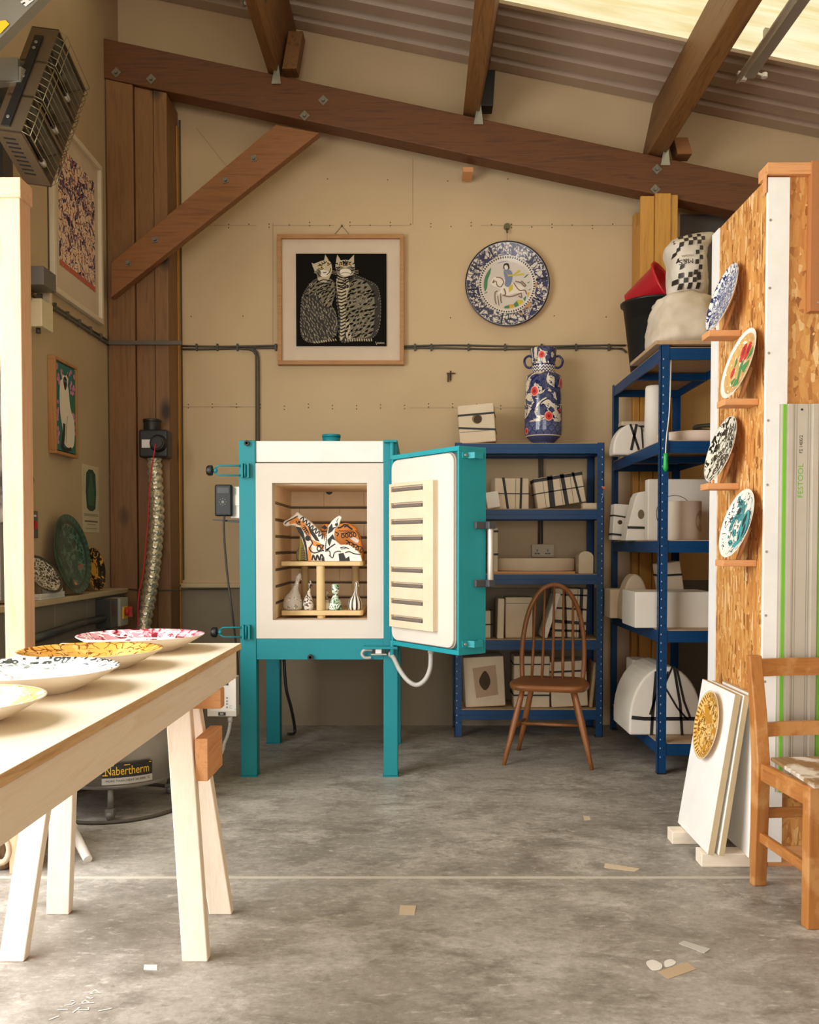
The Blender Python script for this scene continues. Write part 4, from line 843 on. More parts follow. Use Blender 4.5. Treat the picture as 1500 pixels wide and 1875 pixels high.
# wall plate with rider
c = P(929, 521, YW-.03); WR = 77*(YW-.05)/f
def WQ(cx, cy): return ((cx-680)*.14667*(YW-.05)/f, -(cy-822)*.14667*(YW-.05)/f)
def rider(m, z):
    k = [0]
    def fl(pts, mi, smooth=True):
        k[0] += 1; q = [WQ(*p) for p in pts]
        if smooth: q = [(p.x, p.y) for p in cr([(a, b, 0) for a, b in q], 4, True)]
        m.flat(q, z+.00012*k[0], None, mi)
    def sk(pts, w, mi): k[0] += 1; m.stroke([(p.x, p.y) for p in cr([(*WQ(*p), 0) for p in pts], 4)], w*.00075, z+.00012*k[0], None, mi)
    fl([(440,640),(480,590),(470,680),(440,760),(430,860),(390,920),(365,880),(360,800),(380,720)], 4)
    fl([(520,540),(600,520),(680,500),(760,520),(700,530),(620,545),(560,560)], 5)
    for q, mi in [([(450,1070),(520,1060),(545,1120),(500,1130)], 4), ([(540,1110),(640,1105),(650,1165),(570,1160)], 6), ([(645,1090),(705,1070),(715,1150),(650,1165)], 4), ([(705,1065),(760,1065),(775,1145),(715,1155)], 6), ([(760,1060),(800,1020),(835,1090),(790,1130)], 4), ([(805,1010),(870,1010),(890,1060),(830,1095)], 7), ([(880,990),(915,960),(905,1040)], 4), ([(930,930),(960,910),(955,970),(935,1000)], 6), ([(355,900),(400,950),(440,1030),(470,1060),(430,1050),(380,980)], 8)]: fl(q, mi, False)
    for q in ([(880,740),(920,700),(950,690),(910,730)], [(925,800),(965,780),(945,805)], [(940,890),(980,865),(960,890)], [(390,930),(430,905),(435,915),(400,935)]): fl(q, 4, False)
    fl([(470,800),(520,730),(580,725),(640,760),(700,770),(760,800),(850,830),(900,880),(870,920),(780,930),(700,950),(620,960),(560,930),(600,890),(560,860),(520,850),(490,830)], 9)
    for q in ([(540,730),(600,740),(635,790),(600,850),(555,830),(540,780),(500,800),(520,760)], [(560,900),(530,920),(530,1010),(545,1060)], [(600,930),(600,1000),(610,1050)], [(760,800),(830,890),(900,890),(920,940)], [(850,920),(860,980),(820,960)], [(780,780),(850,800),(890,840),(910,830),(870,790),(850,780)], [(620,950),(700,970),(760,960),(840,930)]): sk(q, 9, 8)
    fl([(640,640),(700,640),(740,680),(735,790),(700,850),(650,830),(655,760),(640,700)], 5)
    fl([(660,650),(690,700),(750,700),(830,640),(840,660),(760,705),(880,680),(890,700),(740,715),(690,720)], 7, False)
    fl([(700,840),(745,820),(750,880),(700,920)], 7, False)
    fl([(630,600),(645,565),(690,562),(705,600),(700,630),(640,632)], 3); fl([(648,590),(675,585),(690,620),(665,640),(645,620)], 9)
    sk([(640,870),(660,930),(640,960)], 12, 8); sk([(560,960),(580,1080)], 4, 3)
p_rim = pottery('wall plate glaze', '#cfc4b8', [('noi', 40, .53, '#3a3c58', .68, .96), ('line', 34, .05, '#2a2c42', .68, .96), ('ring', 30, .06, '#3b3f63', .68, .96), ('ray', 10, .97, '#2b2a3a', .68, .96), ('noi', 9, .66, '#b58a63', .66, .8), ('ray', 70, .1, '#2a2a30', .615, .66), ('all', 0, 0, '#e6dccb', .6, .615), ('all', 0, 0, '#1f2134', .965, 99)], WR)
wp = plate('wall_plate', 'large round plate painted with a rider on a white horse, hung on back wall', lean((c.x, YW-.012, c.z), (0, -1, .0), WR), WR, [p_rim, m_cer2, p_rim, m_ink, mat('plate green', '#3f7a52', .3), mat('plate blue grey', '#76809c', .3), mat('plate amber', '#d29a2c', .3), mat('plate yellow', '#c9b52f', .3), mat('plate brown line', '#7d6147', .4), mat('plate cream', '#e2d7c6', .3)], 'plate', .1, None, rider, .6)
hk = P(928, 416, YW); m = MB().cyl((hk.x, YW, hk.z), (hk.x, YW-.02, hk.z), .02, 14).tube([(hk.x, YW-.012, hk.z-.01), (hk.x, YW-.03, hk.z-.035), (hk.x, YW-.035, hk.z-.045)], .006, 8).tube([(hk.x, YW-.03, hk.z-.04), (hk.x, YW-.02, c.z+WR*.9)], .0015, 4)
tag(build(m, 'wall_hook', mat('aged brass', '#6d664a', .4, .6)), 'round brass wall hook above the painted rider plate', 'hook')
q = P(825, 688, YW); m = MB().bb(q.x-.02, q.x-.012, YW-.03, YW, q.z-.04, q.z+.01).bb(q.x-.025, q.x+.03, YW-.02, YW-.012, q.z+.008, q.z+.016).bb(q.x-.004, q.x+.004, YW-.012, YW, q.z-.03, q.z+.03)
tag(build(m, 'wall_catch', mat('rusty iron', '#4b3626', .8)), 'small rusty iron catch on the back wall below the cables', 'hook')
# ------------------------------------------------------------------ two-cat picture
YQ = YW-.05; k_ = YQ/f
def CQ(cx, cy): p = P(490+cx*.18, 400+cy*.18, YQ); return (p.x, p.z)
a = CQ(103, 1485); b = CQ(1387, 158); x0, z0, x1, z1 = a[0], a[1], b[0], b[1]; w = .026
m = MB()
for q in ((x0, x1, z0, z0+w), (x0, x1, z1-w, z1), (x0, x0+w, z0+w, z1-w), (x1-w, x1, z0+w, z1-w)): m.bb(q[0], q[1], YQ, YW-.003, q[2], q[3])
cpic = tag(build(m, 'cat_picture', m_oak['x'], None, .002), 'wide oak frame picture of two tabby cats sitting on black', 'picture')
m = MB().bb(x0+w, x1-w, YQ+.025, YW-.004, z0+w, z1-w); build(m, 'mount', m_mount, cpic)
m = MB(); q = P(626, 413, YW-.01)
for sx in (-.06, .06): m.tube([(q.x, YW-.008, q.z), (q.x+sx, YW-.008, z1-.005)], .0015, 4)
m.cyl((q.x, YW-.012, q.z), (q.x, YW, q.z), .006, 8); build(m, 'hanging_cord', m_dk, cpic)
a = CQ(290, 1292); b = CQ(1208, 352); m = MB().bb(a[0], b[0], YQ+.012, YQ+.0245, a[1], b[1], 0)
MC = frame((0, YQ+.0118, 0), (1,0,0), (0,0,1)); lay = [0]
def cf(pts, mi, sm=True):
    lay[0] += 1; q = [CQ(*p) for p in pts]
    if sm: q = [(p.x, p.y) for p in cr([(u, v, 0) for u, v in q], 4, True)]
    m.flat(q, .00004*lay[0], MC, mi)
def inpoly(x, y, pts):
    r = False
    for i in range(len(pts)):
        x1_, y1_ = pts[i]; x2_, y2_ = pts[i-1]
        if (y1_ > y) != (y2_ > y) and x < (x2_-x1_)*(y-y1_)/(y2_-y1_)+x1_: r = not r
    return r
cs = .18*YQ/f
def dashes(pts, n, L, w_, ang, mi, jit=.35):
    xs = [p[0] for p in pts]; ys = [p[1] for p in pts]; got = 0; seen = []
    for _ in range(n*14):
        if got >= n: break
        x = rnd.uniform(min(xs), max(xs)); y = rnd.uniform(min(ys), max(ys))
        if not inpoly(x, y, pts) or any((x-a_)**2+(y-b_)**2 < (L*.62)**2 for a_, b_ in seen): continue
        seen.append((x, y)); got += 1; A = (ang(x, y) if callable(ang) else ang)+rnd.uniform(-jit, jit); l = L*rnd.uniform(.7, 1.2)/2
        lay[0] += .02
        m.stroke([CQ(x-math.cos(A)*l, y-math.sin(A)*l), CQ(x, y+l*.12), CQ(x+math.cos(A)*l, y+math.sin(A)*l)], [.2*w_*cs, w_*cs, .2*w_*cs], .00004*lay[0], MC, mi)
def outline(pts, w_, mi, n, gap=.55, closed=True):
    q = cr([(*p, 0) for p in pts], n, closed)
    for i in range(0, len(q)-1, 2):
        lay[0] += .01; m.stroke([CQ(q[i].x, q[i].y), CQ(q[i+1].x, q[i+1].y)], w_*cs, .00004*lay[0], MC, mi)
lh = [(350,800),(400,700),(450,640),(500,610),(600,600),(670,640),(680,760),(650,880),(690,950),(710,1080),(690,1180),(600,1240),(470,1260),(370,1230),(335,1130),(335,950)]
rh = [(705,590),(800,560),(900,575),(1010,620),(1110,680),(1145,800),(1150,950),(1130,1120),(1060,1210),(900,1235),(740,1240),(725,1000),(700,800)]
cf(lh, 1); cf(rh, 1)
lt = [(400,780),(470,650),(560,610),(660,630),(675,760),(640,890),(580,880),(520,800),(480,730)]; cf(lt, 3)
rb = [(800,700),(900,610),(1010,650),(1075,760),(1090,900),(1080,1080),(1050,1190),(900,1220),(800,1190),(790,900)]; cf(rb, 3)
rc = [(705,600),(810,590),(830,700),(795,820),(790,1000),(780,1180),(735,1230),(740,1000),(715,800)]; cf(rc, 2); cf([(795,1010),(830,1060),(850,1200),(800,1205)], 2)
dashes(lh, 210, 42, 13, lambda x, y: 1.15 if y > 800 else 2.3, 3); dashes(lh, 80, 26, 7, 1.2, 2); dashes(lt, 60, 50, 17, 2.5, 0)
dashes(rb, 130, 60, 24, lambda x, y: -.5 if x > 850 else 2.2, 0); dashes(rb, 90, 24, 6, -.4, 2); dashes(rh, 60, 40, 10, 2.2, 3)
for y in range(640, 1190, 34): lay[0] += .1; m.stroke([CQ(712+max(0, y-900)*.06, y), CQ(752, y+10), CQ(800-max(0, y-700)*.02, y-12)], 12*cs, .00004*lay[0], MC, 0)
for pts in (lh, rh): outline(pts, 7, 3, 10)
for x in range(470, 690, 24): lay[0] += .1; m.stroke([CQ(x, 1245-(x-470)*.12), CQ(x+12, 1266-(x-470)*.12)], 9*cs, .00004*lay[0], MC, 2)
for x in range(790, 1060, 24): lay[0] += .1; m.stroke([CQ(x, 1220), CQ(x+4, 1245)], 11*cs, .00004*lay[0], MC, 2)
# heads
cf([(455,470),(510,440),(580,420),(640,440),(655,520),(640,570),(600,640),(520,630),(500,560),(480,520)], 2); cf([(445,445),(505,470),(480,540)], 2, False); cf([(572,430),(585,360),(622,420)], 2, False)
cf([(505,500),(580,480),(570,520),(520,530)], 4); cf([(590,450),(630,430),(635,470),(600,480)], 4)
for q in ((548,492), (615,450)): cf([(q[0]-14,q[1]),(q[0],q[1]-13),(q[0]+14,q[1]),(q[0],q[1]+13)], 5); cf([(q[0]-6,q[1]),(q[0],q[1]-8),(q[0]+6,q[1]),(q[0],q[1]+8)], 0)
cf([(690,470),(720,430),(790,415),(860,430),(885,470),(880,540),(850,580),(790,590),(720,575),(700,530)], 2); cf([(688,470),(708,362),(750,430)], 2, False); cf([(880,470),(878,362),(820,425)], 2, False)
for q in ([(770,425),(790,440),(775,470)], [(800,425),(810,450),(795,470)], [(735,440),(725,470),(735,480)], [(845,440),(850,470),(840,480)], [(700,560),(760,600),(860,590),(870,570),(790,610)], [(705,500),(730,520),(720,500)], [(870,500),(850,515),(868,512)]): cf(q, 0, False)
for q in ((752,460), (830,458)): cf([(q[0]-17,q[1]),(q[0],q[1]-15),(q[0]+17,q[1]),(q[0],q[1]+15)], 5); cf([(q[0]-6,q[1]),(q[0],q[1]-9),(q[0]+6,q[1]),(q[0],q[1]+9)], 0)

def ms(pts, w_, mi): lay[0] += .2; m.stroke([(p.x, p.y) for p in cr([(*CQ(*p), 0) for p in pts], 3)], w_*cs, .00004*lay[0], MC, mi)
cf([(520,540),(560,520),(610,530),(630,560),(590,590),(540,580)], 6); cf([(470,545),(515,515),(545,545),(520,600),(495,560)], 3)
for p_ in ([(520,455),(545,470),(560,462)], [(545,442),(565,456),(585,446)], [(570,430),(585,445),(600,432)], [(512,478),(530,470),(548,474)], [(500,515),(520,520),(525,550)], [(512,500),(540,512),(570,505)], [(600,470),(622,468),(640,450)], [(505,540),(520,570),(545,590)], [(640,500),(630,540),(600,570)], [(560,540),(580,548),(600,538)]): ms(p_, 8, 0)
cf([(700,500),(740,480),(790,500),(840,480),(880,500),(870,550),(790,580),(715,560)], 3); cf([(740,520),(790,505),(840,520),(845,560),(790,580),(738,560)], 6)
for q in ((752,460), (830,458)): cf([(q[0]-17,q[1]),(q[0],q[1]-15),(q[0]+17,q[1]),(q[0],q[1]+15)], 5); cf([(q[0]-7,q[1]),(q[0],q[1]-9),(q[0]+7,q[1]),(q[0],q[1]+9)], 0)
for p_ in ([(765,425),(772,455),(776,480)], [(790,420),(791,450),(790,478)], [(815,425),(808,455),(804,480)], [(735,435),(742,445),(760,440)], [(850,435),(840,443),(822,438)], [(695,490),(715,500),(735,490)], [(700,515),(720,525),(735,520)], [(885,490),(865,500),(845,490)], [(880,515),(862,525),(848,520)], [(690,455),(705,450),(712,465)], [(885,450),(872,452),(866,465)], [(710,575),(760,600),(850,590)], [(705,600),(770,625),(860,600)], [(703,640),(770,660),(830,630)], [(708,680),(760,700),(815,670)]): ms(p_, 10, 0)
for y in (620, 655, 690, 730): ms([(500+(y-620)*.3, y+30), (560, y), (640, y+10)], 9, 0)
for y in (535, 550, 565): ms([(700, y), (640, y-12)], 2.5, 2); ms([(870, y), (925, y-14)], 2.5, 2)
cf([(765,530),(790,520),(812,530),(790,548)], 6); m.stroke([CQ(740,555), CQ(790,545), CQ(845,555)], 4*cs, .00004*(lay[0]+1), MC, 0)
q = [CQ(1100+8*i, 1265+(8 if i % 2 else -9)*(1 if i > 1 else 2)) for i in range(12)]; m.stroke([(p.x, p.y) for p in cr([(u, v, 0) for u, v in q], 3)], 4*cs, .00004*(lay[0]+1), MC, 2)
build(m, 'painting', [m_blackart, mat('dark tabby brown', '#241f19', .7), mat('tabby highlight', '#b9aa8c', .7), mat('tabby mid', '#746a56', .7), mat('pale tabby face', '#cbb98f', .7), mat('amber eye', '#b88a3a', .4), mat('pale muzzle', '#ddd2bd', .6)], cpic)
# ------------------------------------------------------------------ blue boltless racks
m_hole = mat('slot', '#071b40', .8); m_pinhole = mat('bright pin', '#9fb2d0', .5)
def rack(label, X0, X1, Y0, Y1, Ht, tops, loc, holes='front', bh=.06):
    r = thing('shelving_rack', label, 'rack', loc)
    pw = .042
    for sx in (0, 1):
        for sy in (0, 1):
            x = X0 if sx == 0 else X1; y = Y0 if sy == 0 else Y1; dx = 1 if sx == 0 else -1; dy = 1 if sy == 0 else -1
            m = MB(); m.bb(min(x, x+dx*pw), max(x, x+dx*pw), min(y, y+dy*.003), max(y, y+dy*.003), 0.004, Ht).bb(min(x, x+dx*.003), max(x, x+dx*.003), min(y, y+dy*pw), max(y, y+dy*pw), .004, Ht)
            m.bb(min(x, x+dx*(pw+.002))-.001, max(x, x+dx*(pw+.002)), min(y, y+dy*(pw+.002))-.001, max(y, y+dy*(pw+.002)), 0, .006, 1)
            if sy == 0:
                z = .09
                while z < Ht-.03:
                    for u, mi in ((.012, 2), (.031, 3)): m.bb(x+dx*u-.0025, x+dx*u+.0025, Y0-.0006, Y0, z-.004, z+.004, mi)
                    if sx == 0: m.bb(X0-.0006, X0, Y0+.02, Y0+.025, z-.006, z+.006, 3 if Ht > 2 else 2)
                    z += .045
            build(m, 'post', [m_blue, m_black, m_pinhole, m_hole], r)
    for zt in tops:
        m = MB(); g = .004
        m.bb(X0+g, X1-g, Y0+.003, Y0+.014, zt-bh, zt).bb(X0+g, X1-g, Y1-.014, Y1-.003, zt-bh, zt).bb(X0+.003, X0+.014, Y0+g, Y1-g, zt-bh, zt).bb(X1-.014, X1-.003, Y0+g, Y1-g, zt-bh, zt)
        m.bb(X0+g, X1-g, Y0+.002, Y0+.004, zt-bh*.55, zt-bh*.45).bb(X0+.014, X1-.014, (Y0+Y1)/2-.02, (Y0+Y1)/2+.02, zt-bh, zt-.024)
        s = build(m, 'shelf', m_blue, r, .0015)
        b = MB().bb(X0+.006, X1-.006, Y0+.006, Y1-.006, zt-.016, zt+.004); build(b, 'shelf_board', m_chip, s)
    return r
RB = dict(X0=.217, X1=1.122, Y0=5.484, Y1=5.82)
tB = [1.792, 1.393, .997, .597, .168]
rack('lower blue boltless rack against the back wall behind the spindle chair', RB['X0'], RB['X1'], RB['Y0'], RB['Y1'], 1.797, tB, (.67, 5.65, 0))
tR = [2.172, 1.703, 1.197, .738, .157]
rack('taller blue boltless rack standing side-on at the right, full of white moulds', 1.222, 1.645, 4.586, 5.74, 2.185, tR, (1.43, 5.16, 0))
# ------------------------------------------------------------------ plaster moulds
def strap_ring(m, M, x0, x1, y0, y1, z0, z1, kind, at, w=.014, e=.002, tilt=0.0):
    """thin band round a block: kind 'h' level at height at, 'v' upright at x=at"""
    if kind == 'h':
        a = at-w/2; b = at+w/2
        for q in ((x0-e, x1+e, y0-e, y0), (x0-e, x1+e, y1, y1+e), (x0-e, x0, y0, y1), (x1, x1+e, y0, y1)):
            zz = [a-tilt*(q[0]-x0), a-tilt*(q[1]-x0)]; m.hexa([(q[0],q[2],zz[0]), (q[1],q[2],zz[1]), (q[1],q[3],zz[1]), (q[0],q[3],zz[0]), (q[0],q[2],zz[0]+w), (q[1],q[2],zz[1]+w), (q[1],q[3],zz[1]+w), (q[0],q[3],zz[0]+w)], 0, M)
    else:
        t0 = at+tilt; a = at
        m.hexa([(a-w/2,y0-e,z0), (a+w/2,y0-e,z0), (a+w/2,y0,z0), (a-w/2,y0,z0), (t0-w/2,y0-e,z1+e), (t0+w/2,y0-e,z1+e), (t0+w/2,y0,z1), (t0-w/2,y0,z1)], 0, M)
        m.bb(t0-w/2, t0+w/2, y0, y1, z1, z1+e, 0, M); m.bb(a-w/2, a+w/2, y0, y1, z0, z0+.0005, 0, M)
def mould(px0, px1, h_px, Y, zs, d, label, pm=None, straps=(), hole=None, rot=0.0, seams=(), rz=0.0, name='plaster_mould', cavity=None, group='plaster moulds on the racks', taper=0.0, bev=.006, seamz=()):
    pm = pm or m_plaster; k = f/Y; x0 = P(px0,1000,Y).x; x1 = P(px1,1000,Y).x; w = x1-x0; h = h_px/k; cx = (x0+x1)/2
    ca_, sa = math.cos(rot), math.sin(rot); xx = [-w/2, w/2]
    lift = w/2*abs(sa)
    M = M4.Translation((cx, Y, zs+.0045+lift)) @ M4.Rotation(rz, 4, 'Z') @ M4.Rotation(rot, 4, 'Y')
    root = None; m = MB(); t = taper*w
    m.hexa([(-w/2,0,0), (w/2,0,0), (w/2,d,0), (-w/2,d,0), (-w/2+t,0,h), (w/2-t*.3,0,h), (w/2-t*.3,d,h), (-w/2+t,d,h)], 0, M)
    FMm = M @ frame((0, -.0008, 0), (1,0,0), (0,0,1))
    for s in seams: m.stroke([(s*w, 0.004), (s*w+.002, h-.004)], .003, 0, FMm, 1)
    for s in seamz: m.stroke([(-w/2+.004, s*h), (w/2-.004, s*h)], .003, 0, FMm, 1)
    body = build(m, name, [pm, m_seamd], None, bev, 2, False, None, M); tag(body, label, 'mould', group)
    if hole:
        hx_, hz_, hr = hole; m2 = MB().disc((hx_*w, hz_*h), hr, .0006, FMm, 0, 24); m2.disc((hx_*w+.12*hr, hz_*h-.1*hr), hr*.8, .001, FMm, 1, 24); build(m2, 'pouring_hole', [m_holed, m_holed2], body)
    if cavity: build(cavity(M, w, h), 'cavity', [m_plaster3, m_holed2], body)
    if straps:
        m3 = MB()
        for s in straps: strap_ring(m3, M, -w/2, w/2, 0, d, 0, h, s[0], s[1]*(h if s[0] == 'h' else w), s[2] if len(s) > 2 else .014, .0022, s[3] if len(s) > 3 else 0)
        build(m3, 'strap', m_strap, body)
    return body
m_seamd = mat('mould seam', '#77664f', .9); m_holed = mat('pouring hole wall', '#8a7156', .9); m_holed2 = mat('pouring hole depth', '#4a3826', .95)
Yq = 5.53
# back rack, upper shelves
mould(842, 908, 70, 5.55, tB[0], .2, 'square cream mould with a round hole, on the back rack beside the vase', None, [('h', .74, .012, 0), ('h', .42, .012, .12)], (.02, .62, .031), -.07, (), -.12, seamz=(.3,))
mould(906, 969, 57, 5.58, tB[1], .16, 'two-part cream mould wrapped with crossed dark straps behind the door handle', None, [('v', -.12, .016, -.03), ('v', .25, .014, .005), ('h', .5, .006)], None, 0, (.1,), .1)
mould(893, 917, 30, 5.53, tB[1], .08, 'small plain cream block leaning at the left of the strapped bundle', m_plaster2, (), None, -.16)
mould(985, 1074, 56, 5.56, tB[1], .17, 'wide tilted bundle of mould pieces with broad black bands, upper back shelf', None, [('v', -.2, .034, .01), ('v', .1, .024, -.005), ('v', .38, .014, -.02), ('h', .5, .006), ('h', .93, .02, -.0)], None, -.16, (-.33, .02, .24))
mould(1067, 1094, 11, 5.52, tB[1], .07, 'small cracked cream slab at the right end of the upper back shelf', None)
def disc_mould(px0, px1, hpx, Y, zs, label, pm=None, yr=None, name='plaster_disc', group='plaster moulds on the racks'):
    k = f/Y; x0 = P(px0,1000,Y).x; x1 = P(px1,1000,Y).x; r = (x1-x0)/2; h = hpx/k
    m = MB().lathe([(.001, 0), (r*.96, 0), (r, h*.1), (r, h*.9), (r*.98, h), (.001, h)], 56); yr = yr or r
    m.v = [V(((x0+x1)/2+v.x, Y+yr+v.y*yr/r, zs+.0045+v.z)) for v in m.v]
    return tag(build(m, name, pm or m_plaster), label, 'mould', group)
disc_mould(912, 1059, 24, 5.51, tB[2]+.014, 'wide cream plaster disc lying on the middle shelf of the back rack', None, .14)
x0 = P(905,1000,5.5).x; m = MB().bb(x0, P(1054,1000,5.5).x, 5.51, 5.77, tB[2]+.0045, tB[2]+.018); tag(build(m, 'wooden_board', m_red['x']), 'reddish board under the wide plaster disc on the back rack', 'board')
mould(896, 912, 84, 5.53, tB[2], .2, 'tall strapped slab mould on edge behind the kiln door handle', None, [('h', .92, .012), ('h', .42, .012)])
def arch(px0, px1, hpx, Y, zs, d, label):
    k = f/Y; x0 = P(px0,1000,Y).x; x1 = P(px1,1000,Y).x; h = hpx/k; w = x1-x0
    q = [(x0, 0), (x1, 0), (x1, h*.75)]+[(x0+w*(.5+.5*math.cos(a)), h*.75+h*.25*math.sin(a)) for a in [math.pi*i/10 for i in range(11)]]
    m = MB().prism(q, d, frame((0, Y+d, zs+.0045), (1,0,0), (0,0,1))); return tag(build(m, 'plaster_mould', m_plaster, None, .003), label, 'mould', 'plaster moulds on the racks')
arch(1060, 1087, 41, 5.52, tB[2], .16, 'round-topped cream mould at the right end of the middle back shelf')
mould(888, 902, 50, 5.56, tB[3], .15, 'small strapped mould half hidden behind the lower corner of the kiln door', None, [('h', .5, .008), ('v', .4, .014)])
mould(911, 923, 74, 5.50, tB[3], .2, 'narrow upright cream slab left of the chair hoop', None, (), None, .02)
mould(926, 976, 75, 5.56, tB[3], .14, 'big cream mould marked with a scribble, behind the left side of the chair hoop', None, [], None, 0, (), 0, seamz=(.85,))
k = f/5.555; q = P(948, 1158, 5.555); m = MB().stroke([(p.x, p.y) for p in cr([(-.008,.012,0),(.003,.014,0),(.006,.006,0),(-.004,0,0),(.004,-.006,0),(.012,-.004,0)], 4)], .003, 0, frame((q.x, 5.5585, q.z), (1,0,0), (0,0,1)))
bpy.data.objects['plaster_mould.009'] if 'plaster_mould.009' in bpy.data.objects else None
mould(993, 1003, 86, 5.52, tB[3], .2, 'slanting grey-white slab leaning behind the chair spindles', m_plaster2, (), None, .3)
mould(1014, 1074, 90, 5.56, tB[3], .16, 'tall strapped mould bundle behind the right side of the chair hoop', None, [('h', .87, .01), ('h', .6, .012, .03), ('h', .33, .02, .05), ('h', .14, .014), ('v', -.1, .014, -.02), ('v', .32, .02, .0)], None, .03, (.2,))
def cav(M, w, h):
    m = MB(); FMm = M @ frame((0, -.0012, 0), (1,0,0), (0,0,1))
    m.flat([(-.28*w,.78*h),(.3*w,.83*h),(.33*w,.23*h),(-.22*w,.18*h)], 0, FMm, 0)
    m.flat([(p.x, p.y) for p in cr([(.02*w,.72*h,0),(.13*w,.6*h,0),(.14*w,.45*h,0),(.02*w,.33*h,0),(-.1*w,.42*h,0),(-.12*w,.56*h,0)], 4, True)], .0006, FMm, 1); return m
mould(853, 927, 92, 5.54, tB[4], .22, 'open cream mould showing a hollow pear-shaped cavity, bottom back shelf', None, (), None, -.05, (), 0, cavity=cav)
mould(942, 1008, 95, 5.54, tB[4], .2, 'strapped mould with round hole seen between the chair spindles, left one', None, [('h', .84, .008), ('h', .24, .01)], (0, .52, .034), 0)
mould(1012, 1079, 84, 5.54, tB[4], .2, 'strapped mould with round hole behind the chair, the right tilted one', None, [('h', .78, .012)], (0, .5, .034), -.05)
mould(1081, 1087, 84, 5.53, tB[4], .2, 'thin brown slat leaning at the right end of the bottom back shelf', m_chip, (), None, .1, name='timber_offcut', group=None)['category'] = 'board'
# right rack
def half_dome(px0, px1, hpx, Y, zs, d, label, straps=(), pm=None, rz=0.0):
    k = f/Y; x0 = P(px0,1000,Y).x; x1 = P(px1,1000,Y).x; w = x1-x0; h = hpx/k; base = .18*h
    q = [(-w/2, 0), (w/2, 0), (w/2, base)]+[(w/2*math.cos(a), base+(h-base)*math.sin(a)) for a in [math.pi*i/20 for i in range(1, 20)]]+[(-w/2, base)]
    M = M4.Translation(((x0+x1)/2, Y, zs+.0045)) @ M4.Rotation(rz, 4, 'Z')
    m = MB().prism(q, d, M @ frame((0, d, 0), (1,0,0), (0,0,1)))
    o = tag(build(m, 'dome_mould', pm or m_plaster2, None, .012, 3, False, None, M), label, 'mould', 'plaster moulds on the racks')
    m = MB(); FMm = M @ frame((0, -.002, 0), (1,0,0), (0,0,1))
    for pts, w_ in straps: m.stroke([(a*w, b*h) for a, b in pts], w_, 0, FMm, 0)
    if straps: build(m, 'strap', m_strap, o)
    return o
half_dome(1122, 1190, 56, 5.33, tR[1], .12, 'white half-round mould with crossed black straps on the upper right shelf', [([(-.05,1),(.2,.12)], .014), ([(.12,1),(-.02,.15)], .016), ([(.25,.95),(.3,.2)], .01)])
mould(1137, 1184, 70, 5.62, tR[1], .1, 'cream block standing behind the half-round strapped mould', None, [('h', .86, .012)])
kk = f/5.05; c = P(1197, 1000, 5.05); m = MB().lathe([(.001, 0), (.058, 0), (.052, .34), (.048, .352), (.001, .352)], 28); m.v = [v+V((c.x, 5.05, tR[1]+.0045)) for v in m.v]; tag(build(m, 'plaster_cylinder', m_plaster2), 'tall white tapered plaster cylinder behind the blue post', 'mould', 'plaster moulds on the racks')
disc_mould(1222, 1362, 21, 4.64, tR[1], 'flat pinkish plaster disc on the upper shelf right of the blue post', mat('pinkish plaster', '#e3cdbb', .85), .2)
m = MB(); c = P(1312, 1000, 4.83); m.tube([(c.x+.11*math.cos(a), 4.86+.11*math.sin(a), tR[1]+.078+.028*math.sin(a*.5)) for a in [2*math.pi*i/30 for i in range(30)]], .011, 8, 0, True); tag(build(m, 'dark_ring', mat('dark olive ring', '#3a3a2b', .6)), 'dark ring lying on the flat pinkish disc', 'ring')
mould(1121, 1151, 66, 5.35, tR[2], .1, 'small cream box mould with two straps at the left of the third right shelf', m_plaster2, [('h', .68, .009, .1), ('h', .16, .012, .05)], (-.1, .5, .014), .06)
def wedge_mould():
    Y = 5.1; x0 = P(1146,1000,Y).x; x1 = P(1192,1000,Y).x; h = 92/(f/Y); M = M4.Translation(((x0+x1)/2, Y, tR[2]+.0045)); w = x1-x0
    q = [(-w/2, 0), (w/2, 0), (w/2, h), (0, h*.96), (-w*.12, h*.86), (-w*.45, h*.2)]
    m = MB().prism(q, .13, M @ frame((0, .13, 0), (1,0,0), (0,0,1))); o = tag(build(m, 'plaster_mould', m_plaster2, None, .005, 2, False, None, M), 'white wedge mould with an oval hole and a low strap, third right shelf', 'mould', 'plaster moulds on the racks')
    FMm = M @ frame((0, -.001, 0), (1,0,0), (0,0,1)); m = MB().disc((.1*w, h*.52), .018, 0, FMm, 0, 20, .027); build(m, 'pouring_hole', m_seamd, o)
    m = MB().stroke([(-w*.44, h*.26), (w*.5, h*.25)], .014, .001, FMm); build(m, 'strap', m_strap, o)
wedge_mould()
Yp_ = 4.97; x0 = P(1186,1000,Yp_).x; x1 = P(1303,1000,Yp_).x; h = 112/(f/Yp_); m = MB().bb(x0, x1, Yp_, Yp_+.07, tR[2]+.0045, tR[2]+.0045+h)
o = tag(build(m, 'plaster_mould', m_plaster2, None, .006), 'big white square slab mould with a circle line behind the blue post', 'mould', 'plaster moulds on the racks')
cz = tR[2]+h*.45; FMm = frame(((x0+x1)/2-.03, Yp_-.0012, cz), (1,0,0), (0,0,1)); m = MB().stroke([(.1*math.cos(2*math.pi*k/40), .1*math.sin(2*math.pi*k/40)) for k in range(41)], .004, 0, FMm); build(m, 'circle_line', m_seamd, o)
m = MB(); c = P(1259, 1000, 4.72); r = .094; hh = .205; m.lathe([(.001, 0), (r, 0), (r, hh), (.001, hh)], 40); m.v = [v+V((c.x, 4.80, tR[2]+.0045)) for v in m.v]
